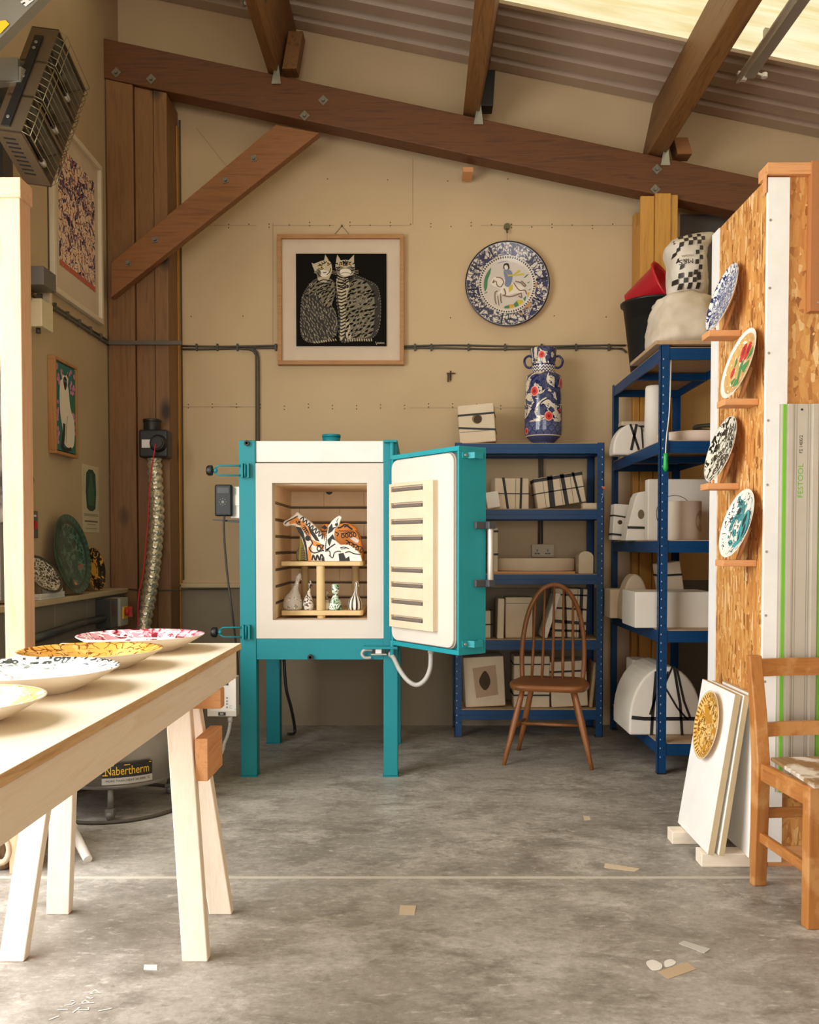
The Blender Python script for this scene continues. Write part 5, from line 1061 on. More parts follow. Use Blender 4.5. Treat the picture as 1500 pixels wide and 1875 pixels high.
o = tag(build(m, 'plaster_cylinder', mat('buff plaster', '#d9c6b0', .85), None, .002), 'squat buff plaster cylinder with a round cut-out at the front of third right shelf', 'mould', 'plaster moulds on the racks')
m = MB()
for s in range(12):
    a0 = -1.35+s*.08; pass
vs = []
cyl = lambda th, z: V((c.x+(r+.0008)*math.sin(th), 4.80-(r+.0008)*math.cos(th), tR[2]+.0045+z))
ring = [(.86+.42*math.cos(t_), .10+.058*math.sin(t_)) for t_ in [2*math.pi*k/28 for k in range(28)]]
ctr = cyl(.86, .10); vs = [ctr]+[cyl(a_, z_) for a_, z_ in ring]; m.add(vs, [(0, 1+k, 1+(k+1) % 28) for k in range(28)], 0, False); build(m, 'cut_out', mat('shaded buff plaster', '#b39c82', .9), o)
mould(1118, 1152, 53, 5.33, tR[3], .2, 'small square cream block overhanging the left end of the fourth right shelf', None)
Yb_ = 4.70; x0 = P(1164,1000,Yb_).x; x1 = P(1309,1000,Yb_).x; h = 66/(f/Yb_); m = MB().bb(x0, x1, Yb_, Yb_+.3, tR[3]+.0045, tR[3]+.0045+h); tag(build(m, 'plaster_mould', m_plaster2, None, .004), 'long white rectangular box mould across the fourth right shelf', 'mould', 'plaster moulds on the racks')
half_dome(1140, 1190, 84, 5.20, tR[3], .14, 'cream domed mould behind the long white box, left of the blue post', (), m_plaster)
mould(1222, 1262, 106, 5.12, tR[3], .14, 'cream strapped block standing behind the long white box', None, [('h', .8, .012, .1)], None, -.15)
mould(1160, 1191, 108, 5.25, tR[4], .16, 'tall plain cream block at the back of the lowest right shelf', m_plaster2, (), None, 0)
half_dome(1155, 1290, 127, 4.78, tR[4], .40, 'large white dome mould bound with black straps on the lowest right shelf', [([(-.14,.93),(-.19,.22),(-.2,.0)], .016), ([(-.03,.96),(-.22,.3)], .012), ([(.08,1),(-.03,.72),(.02,.93)], .01), ([(.1,1),(.19,.45),(.22,0)], .014), ([(.14,.97),(.24,.5),(.33,.25)], .012), ([(-.03,.72),(.15,.4),(.3,.22)], .01), ([(-.47,.26),(-.3,.24),(.5,.24)], .02)])
# ------------------------------------------------------------------ things on the rack tops
ZTB = tB[0]+.0045; Yv = 5.64; kv = f/Yv; c = P(994, 1000, Yv); s_ = .2/kv
prof = [(.001, 960), (95, 960), (97, 940), (112, 925), (160, 880), (172, 830), (171, 700), (166, 500), (162, 360), (158, 335), (138, 322), (106, 305), (105, 290), (108, 240), (113, 180), (119, 90), (116, 84), (110, 90), (103, 180), (97, 280), (.001, 300)]
V0 = M4.Translation((c.x, Yv, ZTB)); zt_v = lambda py: (960-py)*s_
t = NT('blue dragon glaze'); sep = t.n('ShaderNodeSeparateXYZ'); t.l(t.co, sep.inputs[0]); zz = sep.outputs[2]
ang = t.math('ARCTAN2', sep.outputs[1], sep.outputs[0]); cmb = t.n('ShaderNodeCombineXYZ'); t.l(t.math('MULTIPLY', ang, .11), cmb.inputs[0]); t.l(zz, cmb.inputs[1]); uv = cmb.outputs[0]
big = t.math('GREATER_THAN', t.noise(10, 2, uv, 1.3), .49); shade = t.mix(t.math('GREATER_THAN', t.noise(60, 4, uv, .5), .52), hx('#3f4364'), hx('#50546f'))
col = t.mix(big, hx('#ddd0b8'), shade)
col = t.mix(t.math('LESS_THAN', t.math('ABSOLUTE', t.math('SUBTRACT', t.noise(10, 2, uv, 1.3), .49)), .012), col, hx('#1a2150'))
col = t.mix(t.math('LESS_THAN', t.math('ABSOLUTE', t.math('SUBTRACT', t.noise(17, 1, t.mapp((1,1,1), (0,0,1), (2,1,0), uv), 1.5), .5)), .02), col, hx('#1b2358'))
def zband(a, b): return t.math('MULTIPLY', t.math('GREATER_THAN', zz, zt_v(a)), t.math('LESS_THAN', zz, zt_v(b)))
# scales near the foot : staggered arcs
ru = t.math('DIVIDE', ang, .42); rv = t.math('DIVIDE', zz, .030); row = t.math('FLOOR', rv); off = t.math('MULTIPLY', t.math('MODULO', row, 2.0), .5)
fu = t.math('SUBTRACT', t.math('FRACT', t.math('ADD', ru, t.math('ADD', off, 20.0))), .5); fv = t.math('FRACT', rv)
dsc = t.math('SQRT', t.math('ADD', t.math('MULTIPLY', t.math('MULTIPLY', fu, fu), 3.2), t.math('MULTIPLY', fv, fv)))
sc_ = t.mix(t.math('LESS_THAN', t.math('ABSOLUTE', t.math('SUBTRACT', dsc, .88)), .07), t.mix(t.math('GREATER_THAN', dsc, .95), hx('#555a7c'), hx('#666a88')), hx('#232a55'))
col = t.mix(zband(880, 760), col, sc_); hat = t.mix(t.math('GREATER_THAN', t.math('SINE', t.math('ADD', t.math('MULTIPLY', ang, 60), t.math('MULTIPLY', zz, 300))), .1), hx('#4d5274'), hx('#2b315c')); col = t.mix(zband(945, 880), col, hat)
zigf = t.math('GREATER_THAN', t.math('SINE', t.math('ADD', t.math('MULTIPLY', zz, 330), t.math('MULTIPLY', t.math('PINGPONG', t.math('MULTIPLY', ang, 3.5), .5), 9))), 0)
zc_ = t.mix(zigf, hx('#e3d8c4'), hx('#2c3160')); col = t.mix(zband(965, 945), col, zc_); col = t.mix(zband(305, 243), col, zc_)
col = t.mix(zband(243, 232), col, hx('#232a55')); col = t.mix(zband(884, 876), col, hx('#d8cfa8'))
m_vase = t.fin(col, .12)
m = MB().lathe([(r*s_ if r > .5 else .0005, zt_v(py)) for r, py in prof], 48)
m_rdot = mat('red flower glaze', '#d8473f', .2); m_pdot = mat('pale pink glaze', '#e9a596', .2); m_ddot = mat('deep red glaze', '#a81f24', .2)
m.v = [V0 @ v for v in m.v]; vase = tag(build(m, 'tall_vase', m_vase, None, 0, 2, False, None, V0), 'tall blue and white vase with red flowers on top of the back rack', 'vase')
m = MB()
for px_, py_, rr_ in [(835,158,25), (773,488,33), (895,715,31), (1000,672,30), (1018,410,36), (712,838,22)]:
    for mi, q_, e_ in ((1, 1.25, .0012), (0, 1.0, .002), (2, .42, .0028)):
        R0 = [r for r, z in prof if True]; rad = 116 if py_ < 240 else 167 if py_ < 700 else 171
        a_ = math.asin(max(-.97, min(.97, (px_-870)/rad))); ang_w = rr_*q_/rad; base_r = (rad-(0 if py_ > 240 else 1))*s_+e_; n_ = 20
        if py_ < 240: base_r = (113+(180-py_)/90*6+1)*s_+e_
        vs = [V((base_r*math.sin(a_), -base_r*math.cos(a_), zt_v(py_)))]
        for k in range(n_): b_ = 2*math.pi*k/n_; th = a_+ang_w*math.cos(b_); vs.append(V((base_r*math.sin(th), -base_r*math.cos(th), zt_v(py_)+rr_*q_*s_*1.12*math.sin(b_))))
        m.add(vs, [(0, 1+k, 1+(k+1) % n_) for k in range(n_)], mi, True, V0)
    build(m, 'painted_flower', [m_rdot, m_pdot, m_ddot], vase); m = MB()

for sx in (-1, 1):
    m = MB(); pts = [V((sx*a_*s_, 0, zt_v(b_))) for a_, b_ in [(108,158),(135,150),(165,170),(174,205),(160,240),(132,256),(104,250)]]; m.tube(cr(pts, 5), 10.5*s_, 10, 0, False, V0); build(m, 'handle', mat('dark blue glaze', '#1d2352', .15), vase)
# buckets
Yk2 = 5.33; kq = f/Yk2; c = P(1196, 1000, Yk2); zr_ = P(1196, 556, Yk2).z; ZTR = tR[0]+.0045
m = MB().lathe([(.001, .004), (.13, .004), (.132, 0), (.136, .004), (.183, zr_-ZTR-.012), (.198, zr_-ZTR-.012), (.2, zr_-ZTR), (.186, zr_-ZTR), (.132, .01), (.001, .01)], 40)
m.v = [v+V((c.x, Yk2, ZTR)) for v in m.v]; tag(build(m, 'black_bucket', m_black), 'black plastic builders bucket on top of the tall rack', 'bucket')
wv = V((.72, -.55, .42)).normalized(); RBm = lean((c.x-.03, Yk2-.01, zr_+.045), wv, 1)
m = MB().lathe([(.001, -.12), (.088, -.12), (.135, .10), (.15, .10), (.152, .112), (.138, .112), (.128, .10), (.082, -.112), (.001, -.112)], 36); m.v = [RBm @ v for v in m.v]
tag(build(m, 'red_bucket', mat('red plastic', '#c81f2c', .35), None, 0), 'red plastic bucket tipped on its side inside the black bucket', 'bucket')
# sacks on the tall rack
m = MB(); Ys = 4.86; zb0 = ZTR
zb0 = 2.1858; m.bb(1.19, 1.66, 4.57, 5.12, zb0, zb0+.02); tag(build(m, 'wooden_board', m_chip, None, .004), 'rough edged chipboard sheet under the sack on the tall rack', 'board')
def loft(secs, n=40, p=2.6, jig=.008, sc=9, seed=0.0):
    vs = []; fs = []
    for z, cx, cy, rx, ry in secs:
        for k in range(n):
            a = 2*math.pi*k/n; ca_, sa = math.cos(a), math.sin(a)
            x = cx+rx*math.copysign(abs(ca_)**(2/p), ca_); y = cy+ry*math.copysign(abs(sa)**(2/p), sa); v = V((x, y, z))
            dsp = noise.noise_vector(v*sc+V((seed, 0, 0)))*jig+noise.noise_vector(v*sc*2.7)*jig*.5
            vs.append(v+V((dsp.x, dsp.y, dsp.z*.6)))
    for i in range(len(secs)-1):
        for k in range(n): fs.append((i*n+k, i*n+(k+1) % n, (i+1)*n+(k+1) % n, (i+1)*n+k))
    fs.append(tuple(range(n))[::-1]); fs.append(tuple((len(secs)-1)*n+k for k in range(n)))
    return vs, fs
def interp(keys, n):
    out = []; pts = [V((k[0], k[1], k[2])) for k in keys]; 
    for i in range(n+1):
        z = keys[0][0]+(keys[-1][0]-keys[0][0])*i/n
        for a, b in zip(keys, keys[1:]):
            if a[0] <= z <= b[0]+1e-9: tt = (z-a[0])/(b[0]-a[0]); tt = tt*tt*(3-2*tt); out.append((z,)+tuple(a[j]+(b[j]-a[j])*tt for j in range(1, 5))); break
    return out
zs_ = lambda py, Y=4.70: P(768, py, Y).z
m_sack = mat('dusty sack', '#d9ccb9', .8, col2='#c4b49c', vs=9, bump=.3, bs=35)
sl = interp([(zb0+.024, 1.40, 4.87, .165, .2), (zb0+.06, 1.40, 4.87, .178, .235), (zs_(570), 1.405, 4.88, .165, .22), (zs_(540), 1.41, 4.89, .15, .19), (zs_(525), 1.415, 4.9, .10, .13)], 26)
vs, fs = loft(sl, 56, 2.6, .02, 9, 3); m = MB().add(vs, fs, 0, True)
tag(build(m, 'clay_sack', m_sack), 'dusty off-white full sack lying on the tall rack beside the black bucket', 'sack')
m_bag = mat('white plastic bag', '#dcd3c4', .45, col2='#cfc5b3', vs=7, bump=.25, bs=22)
bx = lambda px: P(px, 1000, 4.72).x; bz = lambda py: P(768, py, 4.72).z
bl_ = interp([(bz(533), bx(1272), 4.87, .10, .08), (bz(515), bx(1270), 4.87, .105, .13), (bz(480), bx(1268), 4.87, .10, .14), (bz(440), bx(1266), 4.88, .11, .13), (bz(424), bx(1276), 4.89, .11, .10), (bz(410), bx(1296), 4.91, .075, .06), (bz(402), bx(1316), 4.93, .035, .02)], 30)
vs, fs = loft(bl_, 48, 2.4, .010, 11, 7); m = MB().add(vs, fs, 0, True)
bag = tag(build(m, 'printed_bag', m_bag), 'white plastic bag with black chequered border printed on it, above the dusty sack', 'bag')
m = MB()
def bagpt(px, py):     # point on the front of the bag
    z = bz(py); x = bx(px)
    for a, b in zip(bl_, bl_[1:]):
        if a[0] <= z <= b[0]: tt = (z-a[0])/(b[0]-a[0]); cx, cy, rx, ry = [a[j]+(b[j]-a[j])*tt for j in range(1, 5)]; break
    else: cx, cy, rx, ry = bl_[-1][1:]
    u = max(-.96, min(.96, (x-cx)/rx)); return V((x, cy-ry*(1-abs(u)**2.4)**(1/2.4)-.011, z))
def chk(pts):
    n_ = 5; A, B, C_, D = [V((p[0], p[1])) for p in pts]; vs = []; fs = []
    for i in range(n_):
        for j in range(n_): q = A.lerp(B, i/(n_-1)).lerp(D.lerp(C_, i/(n_-1)), j/(n_-1)); vs.append(bagpt(q.x, q.y))
    for i in range(n_-1):
        for j in range(n_-1): fs.append((i*n_+j, (i+1)*n_+j, (i+1)*n_+j+1, i*n_+j+1))
    m.add(vs, fs, 0, True)
for i, ry_ in enumerate((423, 432, 441)):
    for j in range(7):
        if (i+j) % 2: 
            x = 1233+j*8.2+(2-i)*1.6; y = ry_-j*1.2; chk([(x, y+9), (x+7.8, y+8), (x+9.4, y-1), (x+1.6, y)])
for j in range(7):
    for i in range(2):
        if (i+j) % 2: x = 1271+i*7.5-j*.9; y = 446+j*9.4; chk([(x, y+9), (x+7, y+8.6), (x+7.4, y), (x+.4, y+.4)])
for q in [(1233,457), (1238,449), (1236,470), (1243,482)]: chk([(q[0], q[1]+9), (q[0]+6, q[1]+6), (q[0]+6.5, q[1]-1), (q[0]+1, q[1]+1)])
for i in range(3):
    for j in range(6):
        if (i+j) % 2: x = 1234+j*7.6+i*.4; y = 497+i*9.5; chk([(x, y+9), (x+7.2, y+9), (x+7.6, y), (x+.5, y)])
def bagtext(s, size, px, py):
    t0 = MB().text(s, size, M4.Identity(4), 0, 'CENTER'); vs = [bagpt(px-v.x, py+v.y) for v in t0.v]; m.add(vs, t0.f, 0)
bagtext('M&S', 13, 1253.5, 477); bagtext('OOOMA', 5.2, 1256, 466.5)
build(m, 'printing', mat('black print', '#2a211a', .5), bag)
# pull cord with green handle
m = MB(); q = P(1228, 656, 4.57); pts = cr([P(1229,655,4.60), P(1228,700,4.57), P(1226,755,4.57), P(1221,800,4.57), P(1219,832,4.57)], 6); m.tube([(q.x, 4.60, 2.12)]+pts, .0042, 8)
tl_ = tag(build(m, 'hanging_tool', m_alu), 'thin steel rod tool with green handle hanging from the tall blue rack', 'tool')
a = P(1219, 830, 4.57); m = MB().tube([a, a+V((0,0,-.01)), a+V((0,0,-.04)), a+V((0,0,-.075)), a+V((.001,0,-.092))], [.010, .0115, .011, .0145, .006], 14); build(m, 'handle', mat('green plastic handle', '#1fae4b', .25), tl_)
m = MB(); a = P(1107, 893, 5.479); a.x = 1.117; m.bb(a.x-.006, a.x+.012, 5.474, 5.4835, a.z-.006, a.z+.008, 0).tube([(a.x+.003, 5.479, a.z+.006), (a.x, 5.479, a.z+.05), (a.x-.006, 5.477, a.z+.09)], .003, 6, 1).tube([(a.x, 5.479, a.z-.004), (a.x-.004, 5.472, a.z-.05), (a.x-.012, 5.476, a.z-.075)], .0012, 5, 2)
tag(build(m, 'orange_toggle', [mat('orange plastic', '#e0662b', .5), m_black, m_white]), 'small orange toggle on a black cord hung on the back rack post', 'cord')
# ------------------------------------------------------------------ strand board partition
XO, YO0, YO1, ZO = 1.246, 3.262, 3.86, 2.487
m = MB().bb(XO, 3.4, YO0, YO1, .075, ZO); part = struct(build(m, 'wall_partition', m_osb))
m = MB().bb(XO+.03, 3.4, YO0-.0, YO1, 0, .074); build(m, 'sole_plate', m_red['x'], part)
m = MB().bb(XO-.004, XO+.004, YO1-.085, YO1+.004, .03, ZO); build(m, 'white_batten', m_whitewood, part)
m = MB().bb(P(1403,400,YO0).x, P(1443,400,YO0).x, YO0-.016, YO0, .02, ZO-.006, 0)
for z in (2.33, 2.09, 1.86, 1.62, 1.39, 1.15, .92, .68): m.cyl((P(1408,400,YO0).x, YO0-.016, z), (P(1408,400,YO0).x, YO0-.0175, z), .005, 8, 1)
build(m, 'white_batten', [m_whitewood, m_galv], part, .002)
m = MB().bb(XO-.012, 3.4, YO0-.03, YO0+.06, ZO, ZO+.04).bb(XO-.012, P(1402,400,YO0).x-.004, YO0-.018, YO0+.02, ZO-.06, ZO); build(m, 'capping', m_red['x'], part, .004)
zb = P(1480, 570, YO0-.03).z; m = MB().bb(P(1478,400,YO0).x, 2.1, YO0-.035, YO0, zb, ZO+.045, 0)
for z in (ZO+.015, zb+.03): m.cyl((P(1493,400,YO0).x, YO0-.035, z), (P(1493,400,YO0).x, YO0-.037, z), .005, 8, 1)
build(m, 'brown_panel', [m_mdf, m_galv], part, .003)
# guide rail
GX = P(1427,1000,YO0-.03).x; gz1 = P(1450,739,YO0-.03).z; gz0 = gz1-1.40; y1 = YO0-.017
gr = thing('guide_rail', 'long aluminium saw guide rail with green strips hung upright on the board', 'rail', (GX+.093, y1, gz0))
m = MB(); W_ = .186
pr_ = [(0,0),(.008,0),(.008,.006),(.03,.006),(.03,.011),(.044,.011),(.044,.006),(.118,.006),(.118,.012),(.136,.012),(.136,.006),(W_,.006),(W_,0)]
q = [(GX+u, -(y1-v)) for u, v in pr_]
m.prism([(GX+u, y1-v) for u, v in pr_]+[(GX+W_,y1+.001),(GX,y1+.001)], gz1-gz0, None, 0, None, gz0)
for u in (.052, .06, .1, .108): m.bb(GX+u, GX+u+.0015, y1-.0068, y1-.006, gz0, gz1, 1)
m.cyl((GX+.078, y1-.006, gz1-.02), (GX+.078, y1-.0085, gz1-.02), .004, 8, 2)
build(m, 'profile', [m_alu, m_alud, m_black], gr)
for u in (.011, .142): m = MB().bb(GX+u, GX+u+.012, y1-.0085, y1-.006, gz0+.002, gz1-.002); build(m, 'green_strip', m_green, gr)
m = MB(); TX = frame((GX+.077, y1-.0067, 0), (0,0,1), (-1,0,0)); m.text('FESTOOL', .0265, TX @ M4.Translation((P(1465,880,YO0-.03).z, 0, 0)), 0, 'CENTER', 1.12); build(m, 'brand_lettering', [m_green, m_black], gr); m = MB(); m.text('FS 1400/2', .0165, TX @ M4.Translation((P(1465,813,YO0-.03).z, 0, 0)), 1); build(m, 'model_lettering', [m_green, m_black], gr)
# ------------------------------------------------------------------ plate stands on the partition side, with their plates
p_b1 = pottery('blue lace plate', '#e3e2de', [('scrib', 44, .06, '#4a5578', 0, .8), ('line', 70, .05, '#66708f', 0, .8), ('noi', 60, .53, '#2b3263', .76, 1.0), ('hatch', 260, .4, '#7c86a6', .1, .45)], .135)
p_b2 = pottery('tulip plate', '#ece4d2', [('scrib', 30, .12, '#c79d62', .0, .86), ('hatch', 190, .3, '#d0a768', .2, .84), ('all', 0, 0, '#efe8db', .9, 99)], .135)
p_b3 = pottery('black line plate', '#d9d5c4', [('scrib', 24, .06, '#24221c', 0, .72), ('noi', 42, .52, '#24221c', .7, .97), ('line', 30, .05, '#4a483e', 0, .7)], .135)
p_b4 = pottery('teal plant plate', '#ece7da', [('noi', 14, .62, '#4b8e90', .1, .9), ('scrib', 22, .022, '#3c4a48', .0, .9)], .135)
def tulip(m, z):
    S = .135; k = [0]
    def fl(pts, mi): k[0] += 1; m.flat([(p.x, p.y) for p in cr([(a*S, b*S, 0) for a, b in pts], 4, True)], z+.0001*k[0], None, mi)
    for p_ in ([(-.1,.0),(.02,-.5),(.12,-.48),(.05,.1)], [(.1,-.1),(.35,-.3),(.5,0),(.3,.0)], [(-.2,-.35),(-.55,-.5),(-.6,-.75),(-.35,-.6)], [(-.1,-.4),(.3,-.65),(.2,-.8),(-.15,-.7)], [(.3,.1),(.55,.2),(.6,.5),(.45,.4)], [(-.5,.0),(-.6,.3),(-.45,.2)]): fl(p_, 3)
    for p_ in ([(-.25,.15),(-.32,.5),(-.15,.75),(-.02,.4),(-.08,.1)], [(.05,.15),(.05,.45),(.25,.7),(.32,.4),(.2,.12)], [(-.55,.0),(-.65,-.2),(-.5,-.3),(-.4,-.1)]): fl(p_, 4)
    for p_ in ([(-.2,.3),(-.16,.6),(-.1,.35)], [(.15,.3),(.2,.55),(.24,.3)]): fl(p_, 5)
def plant(m, z):
    S = .135; k = [0]
    def fl(pts, mi): k[0] += 1; m.flat([(p.x, p.y) for p in cr([(a*S, b*S, 0) for a, b in pts], 4, True)], z+.0001*k[0], None, mi)
    k[0] += 1; m.stroke([(p.x, p.y) for p in cr([(-.5*S,-.85*S,0),(-.4*S,-.3*S,0),(-.3*S,.2*S,0)], 5)], .003, z+.0005, None, 3)
    for i in range(14):
        A = 2*math.pi*i/14; c = (-.3, .38); fl([(c[0]+.1*math.cos(A-.2), c[1]+.1*math.sin(A-.2)), (c[0]+.27*math.cos(A), c[1]+.27*math.sin(A)), (c[0]+.1*math.cos(A+.2), c[1]+.1*math.sin(A+.2))], 4)
    k[0] += 1; m.disc((-.3*S, .38*S), .11*S, z+.002, None, 3, 12)
    for c, a in [((-.6,-.1),.4),((-.62,-.4),.2),((-.2,-.25),2.6),((-.25,-.55),2.9),((-.65,-.65),0),((-.1,.75),1.2),((.15,.8),1.8),((-.5,.1),1)]:
        d = (math.cos(a), math.sin(a)); nrm = (-d[1], d[0]); fl([(c[0]-.15*d[0], c[1]-.15*d[1]), (c[0]+.1*nrm[0], c[1]+.1*nrm[1]), (c[0]+.17*d[0], c[1]+.17*d[1]), (c[0]-.1*nrm[0], c[1]-.1*nrm[1])], 4); fl([(c[0]-.1*d[0], c[1]-.1*d[1]), (c[0]+.03*nrm[0], c[1]+.03*nrm[1]), (c[0]+.12*d[0], c[1]+.12*d[1])], 3)
    for p_ in ([(.15,.2),(.1,-.3),(.35,-.55),(.6,-.2),(.55,.2),(.35,.4)], [(.1,-.5),(.4,-.6),(.3,-.85),(.0,-.85)]): fl(p_, 4)
    for p_ in ([(.2,.1),(.3,-.1),(.4,.1),(.35,.3)], [(.45,.0),(.52,-.2),(.42,-.4),(.38,-.1)], [(.2,-.2),(.3,-.4),(.25,-.5)]): fl(p_, 3)
STN = [('blue and white lace plate on the topmost stand of the board', 'topmost', p_b1, None, (1323, 543), 3.56, 609, []),
       ('plate painted with red tulips on the second stand down', 'second', p_b2, tulip, (1351, 664), 3.37, 733, [mat('leaf glaze', '#3f8a4a', .25), mat('tulip red glaze', '#cf2b30', .25), mat('tulip dark glaze', '#7a2140', .25)]),
       ('black and cream figure plate on the third stand down', 'third', p_b3, None, (1321, 823), 3.56, 886, []),
       ('teal flower plate on the lowest stand of the board', 'lowest', p_b4, plant, (1349, 958), 3.37, 1025, [mat('dark stem glaze', '#2b3a3b', .25), mat('teal leaf glaze', '#3f9a9f', .25)])]
for lab, order, pm, dec, c, Y, pys, extra in STN:
    z = P(c[0], pys, Y).z; xs = XO-.125
    st = thing('plate_stand', f'small pine shelf stand on the strand board, {order} of the four', 'stand', (XO, Y, z), 0, 'plate stands')
    m = MB().bb(xs, XO-.0005, Y-.045, Y+.045, z-.024, z); build(m, 'shelf', m_red['x'], st, .002)
    m = MB().cyl((XO-.055, Y, z), (XO-.012, Y, z+.12), .008, 10); build(m, 'dowel', m_red['z'], st)
    m = MB().cyl((xs+.03, Y-.02, z), (xs+.03, Y-.02, z+.014), .005, 8).cyl((xs+.03, Y+.02, z), (xs+.03, Y+.02, z+.014), .005, 8); build(m, 'peg', m_red['z'], st)
    n = V((-.955, -.04, .29)).normalized(); R_ = .134
    yv = (V((0,0,1))-n*n.z).normalized(); bot = V((xs+.045, Y, z+.003)); C0 = bot+yv*R_*.995
    plate('display_plate', lab, lean(C0-n*.0, n, R_), R_, [pm, m_cer2, m_cer2]+extra, 'plate', .12, 'display plates on the board stands', dec, .66)
# ------------------------------------------------------------------ leaning white boards, blocks and ochre plate
def lboard(bx_, y0, y1, tx_, ty0, ty1, z0, z1, th, label):
    A = V((bx_, y0, z0)); B = V((bx_, y1, z0)); C_ = V((tx_, ty1, z1)); D = V((tx_, ty0, z1)); n = (B-A).cross(D-A).normalized()
    if n.x < 0: n = -n
    m = MB().hexa([A, B, C_, D, A+n*th, B+n*th, C_+n*th, D+n*th], [0, 1, 2, 2, 2, 2]); o = tag(build(m, 'white_board', [m_bw, m_bw, m_bedge], None, .0015), label, 'board', 'white boards leaning on the partition'); return (A, B, C_, D, n)
m_bw = mat('white coated board', '#f1eee8', .6); m_bedge = mat('board core edge', '#c9b48e', .7)
b1 = lboard(1.046, 3.235, 3.615, 1.158, 3.29, 3.67, .052, .627, .024, 'front white board leaning by the partition, with the ochre plate on it')
lboard(1.083, 3.225, 3.60, 1.190, 3.285, 3.66, .052, .624, .021, 'second white board, leaning close behind the front one')
lboard(1.188, 3.215, 3.58, 1.222, 3.255, 3.62, .045, .625, .020, 'rearmost white board, leaning steeply against the strand board')
m = MB(); a = F(1290, 1588); b = F(1365, 1588); m.bb(a.x-.01, 1.225, a.y, a.y+.075, 0, .05); tag(build(m, 'timber_block', m_pinel['x'], None, .003), 'pale timber block under the near end of the white boards', 'block', 'timber blocks')
a = F(1231, 1546); m = MB().bb(a.x, 1.2, a.y, a.y+.07, 0, .05); tag(build(m, 'timber_block', m_pinel['x'], None, .003), 'pale timber block under the far end of the white boards', 'block', 'timber blocks')
A, B, C_, D, n = b1; nf = -n; yv = (D-A).normalized()
Xc = A.x+(D.x-A.x)*.80; cpt = P(1297, 1329, 3.47); 
pl_ = lambda px, py: (lambda d: EYE+d*((A-EYE).dot(n)/d.dot(n)))(ray(px, py))
c0 = pl_(1303, 1329); p_gold = pottery('ochre fish plate', '#e6bb6c', [('scrib', 30, .045, '#8a5a1c', 0, .82), ('ring', 40, .08, '#f0d394', 0, .6), ('noi', 24, .57, '#c98f34', 0, .9), ('ray', 44, .2, '#8a5a1c', .84, .98), ('all', 0, 0, '#e9cfa0', .97, 99)], .13)
plate('display_plate', 'small ochre plate with raised fish drawing on the front white board', lean(c0+nf*.002, nf, .13), .128, [p_gold, m_cer2, m_cer2], 'plate', .13, None, None, .7, .5, 1.04)
# ------------------------------------------------------------------ spindle-back chair
a = math.radians(-13); wc = thing('spindle_chair', 'brown hoop-back spindle chair in front of the lower blue rack', 'chair', (.715, 4.895, 0), a)
def wb_(m, name, mt, bev=0, **k): m.v = [WM[wc] @ v for v in m.v]; return build(m, name, mt, wc, bev, **k)
out = cr([(-.155,.17,0),(-.195,.06,0),(-.213,-.08,0),(-.17,-.185,0),(0,-.20,0),(.17,-.185,0),(.213,-.08,0),(.195,.06,0),(.155,.17,0),(0,.188,0)], 5, True)
m = MB().prism([(p.x*.97, p.y*.97) for p in out], .014, M4.Translation((0,0,.405))); m2 = MB()
n_ = len(out); vs = []
for s_c, z in ((.92,.402),(.985,.412),(1,.424),(.985,.434),(.93,.437),(.6,.430),(.02,.428)): vs += [(p.x*s_c, p.y*s_c, z) for p in out]
m2.add(vs, [(i*n_+k, i*n_+(k+1) % n_, (i+1)*n_+(k+1) % n_, (i+1)*n_+k) for i in range(6) for k in range(n_)], 0, True); m2.add([(p.x*.92, p.y*.92, .402) for p in out], [tuple(range(n_))[::-1]])
wb_(m2, 'seat', m_elm['x'])
def bow(t_): # hoop path
    return None
hp = [V((sx*x_, .135+(z_-.43)*.22, z_)) for sx, x_, z_ in [(-1,.168,.43),(-1,.174,.55),(-1,.166,.68),(-1,.137,.81),(-1,.085,.905),(-1,.03,.944),(1,.03,.944),(1,.085,.905),(1,.137,.81),(1,.166,.68),(1,.174,.55),(1,.168,.43)]]
hq = cr(hp, 6); m = MB().tube(hq, .0135, 10); wb_(m, 'hoop', m_elm['z'])
for i in range(5):
    xb = -.115+i*.0575; xt = xb*.92
    zt_h = min((v for v in hq), key=lambda v: abs(v.x-xt)+(0 if v.z > .6 else 9)).z
    m = MB().tube([(xb, .135, .428), (xb*.97, .135+.12*.22, .55), (xt, .135+(zt_h-.43)*.22, zt_h)], [.0075, .009, .006], 8); wb_(m, 'spindle', m_elm['z'])
feet = {}
for sx in (-1, 1):
    for sy, top, ft in ((-1, (.135, -.12), (.232, -.165)), (1, (.105, .10), (.196, .20))):
        T = V((sx*top[0], top[1], .410)); Bf = V((sx*ft[0], ft[1], 0)); m = MB().tube([Bf, Bf.lerp(T, .25), Bf.lerp(T, .55), Bf.lerp(T, .85), T], [.0105, .014, .0178, .0155, .012], 12); wb_(m, 'leg', m_elm['z']); feet[(sx, sy)] = (Bf, T)
mid = []
for sx in (-1, 1):
    p0 = feet[(sx,-1)][0].lerp(feet[(sx,-1)][1], .47); p1 = feet[(sx,1)][0].lerp(feet[(sx,1)][1], .47); m = MB().tube([p0, p0.lerp(p1, .5), p1], [.0075, .0105, .0075], 8); wb_(m, 'stretcher', m_elm['y']); mid.append(p0.lerp(p1, .55))
m = MB().tube([mid[0], mid[0].lerp(mid[1], .5), mid[1]], [.0075, .0105, .0075], 8); wb_(m, 'stretcher', m_elm['x'])
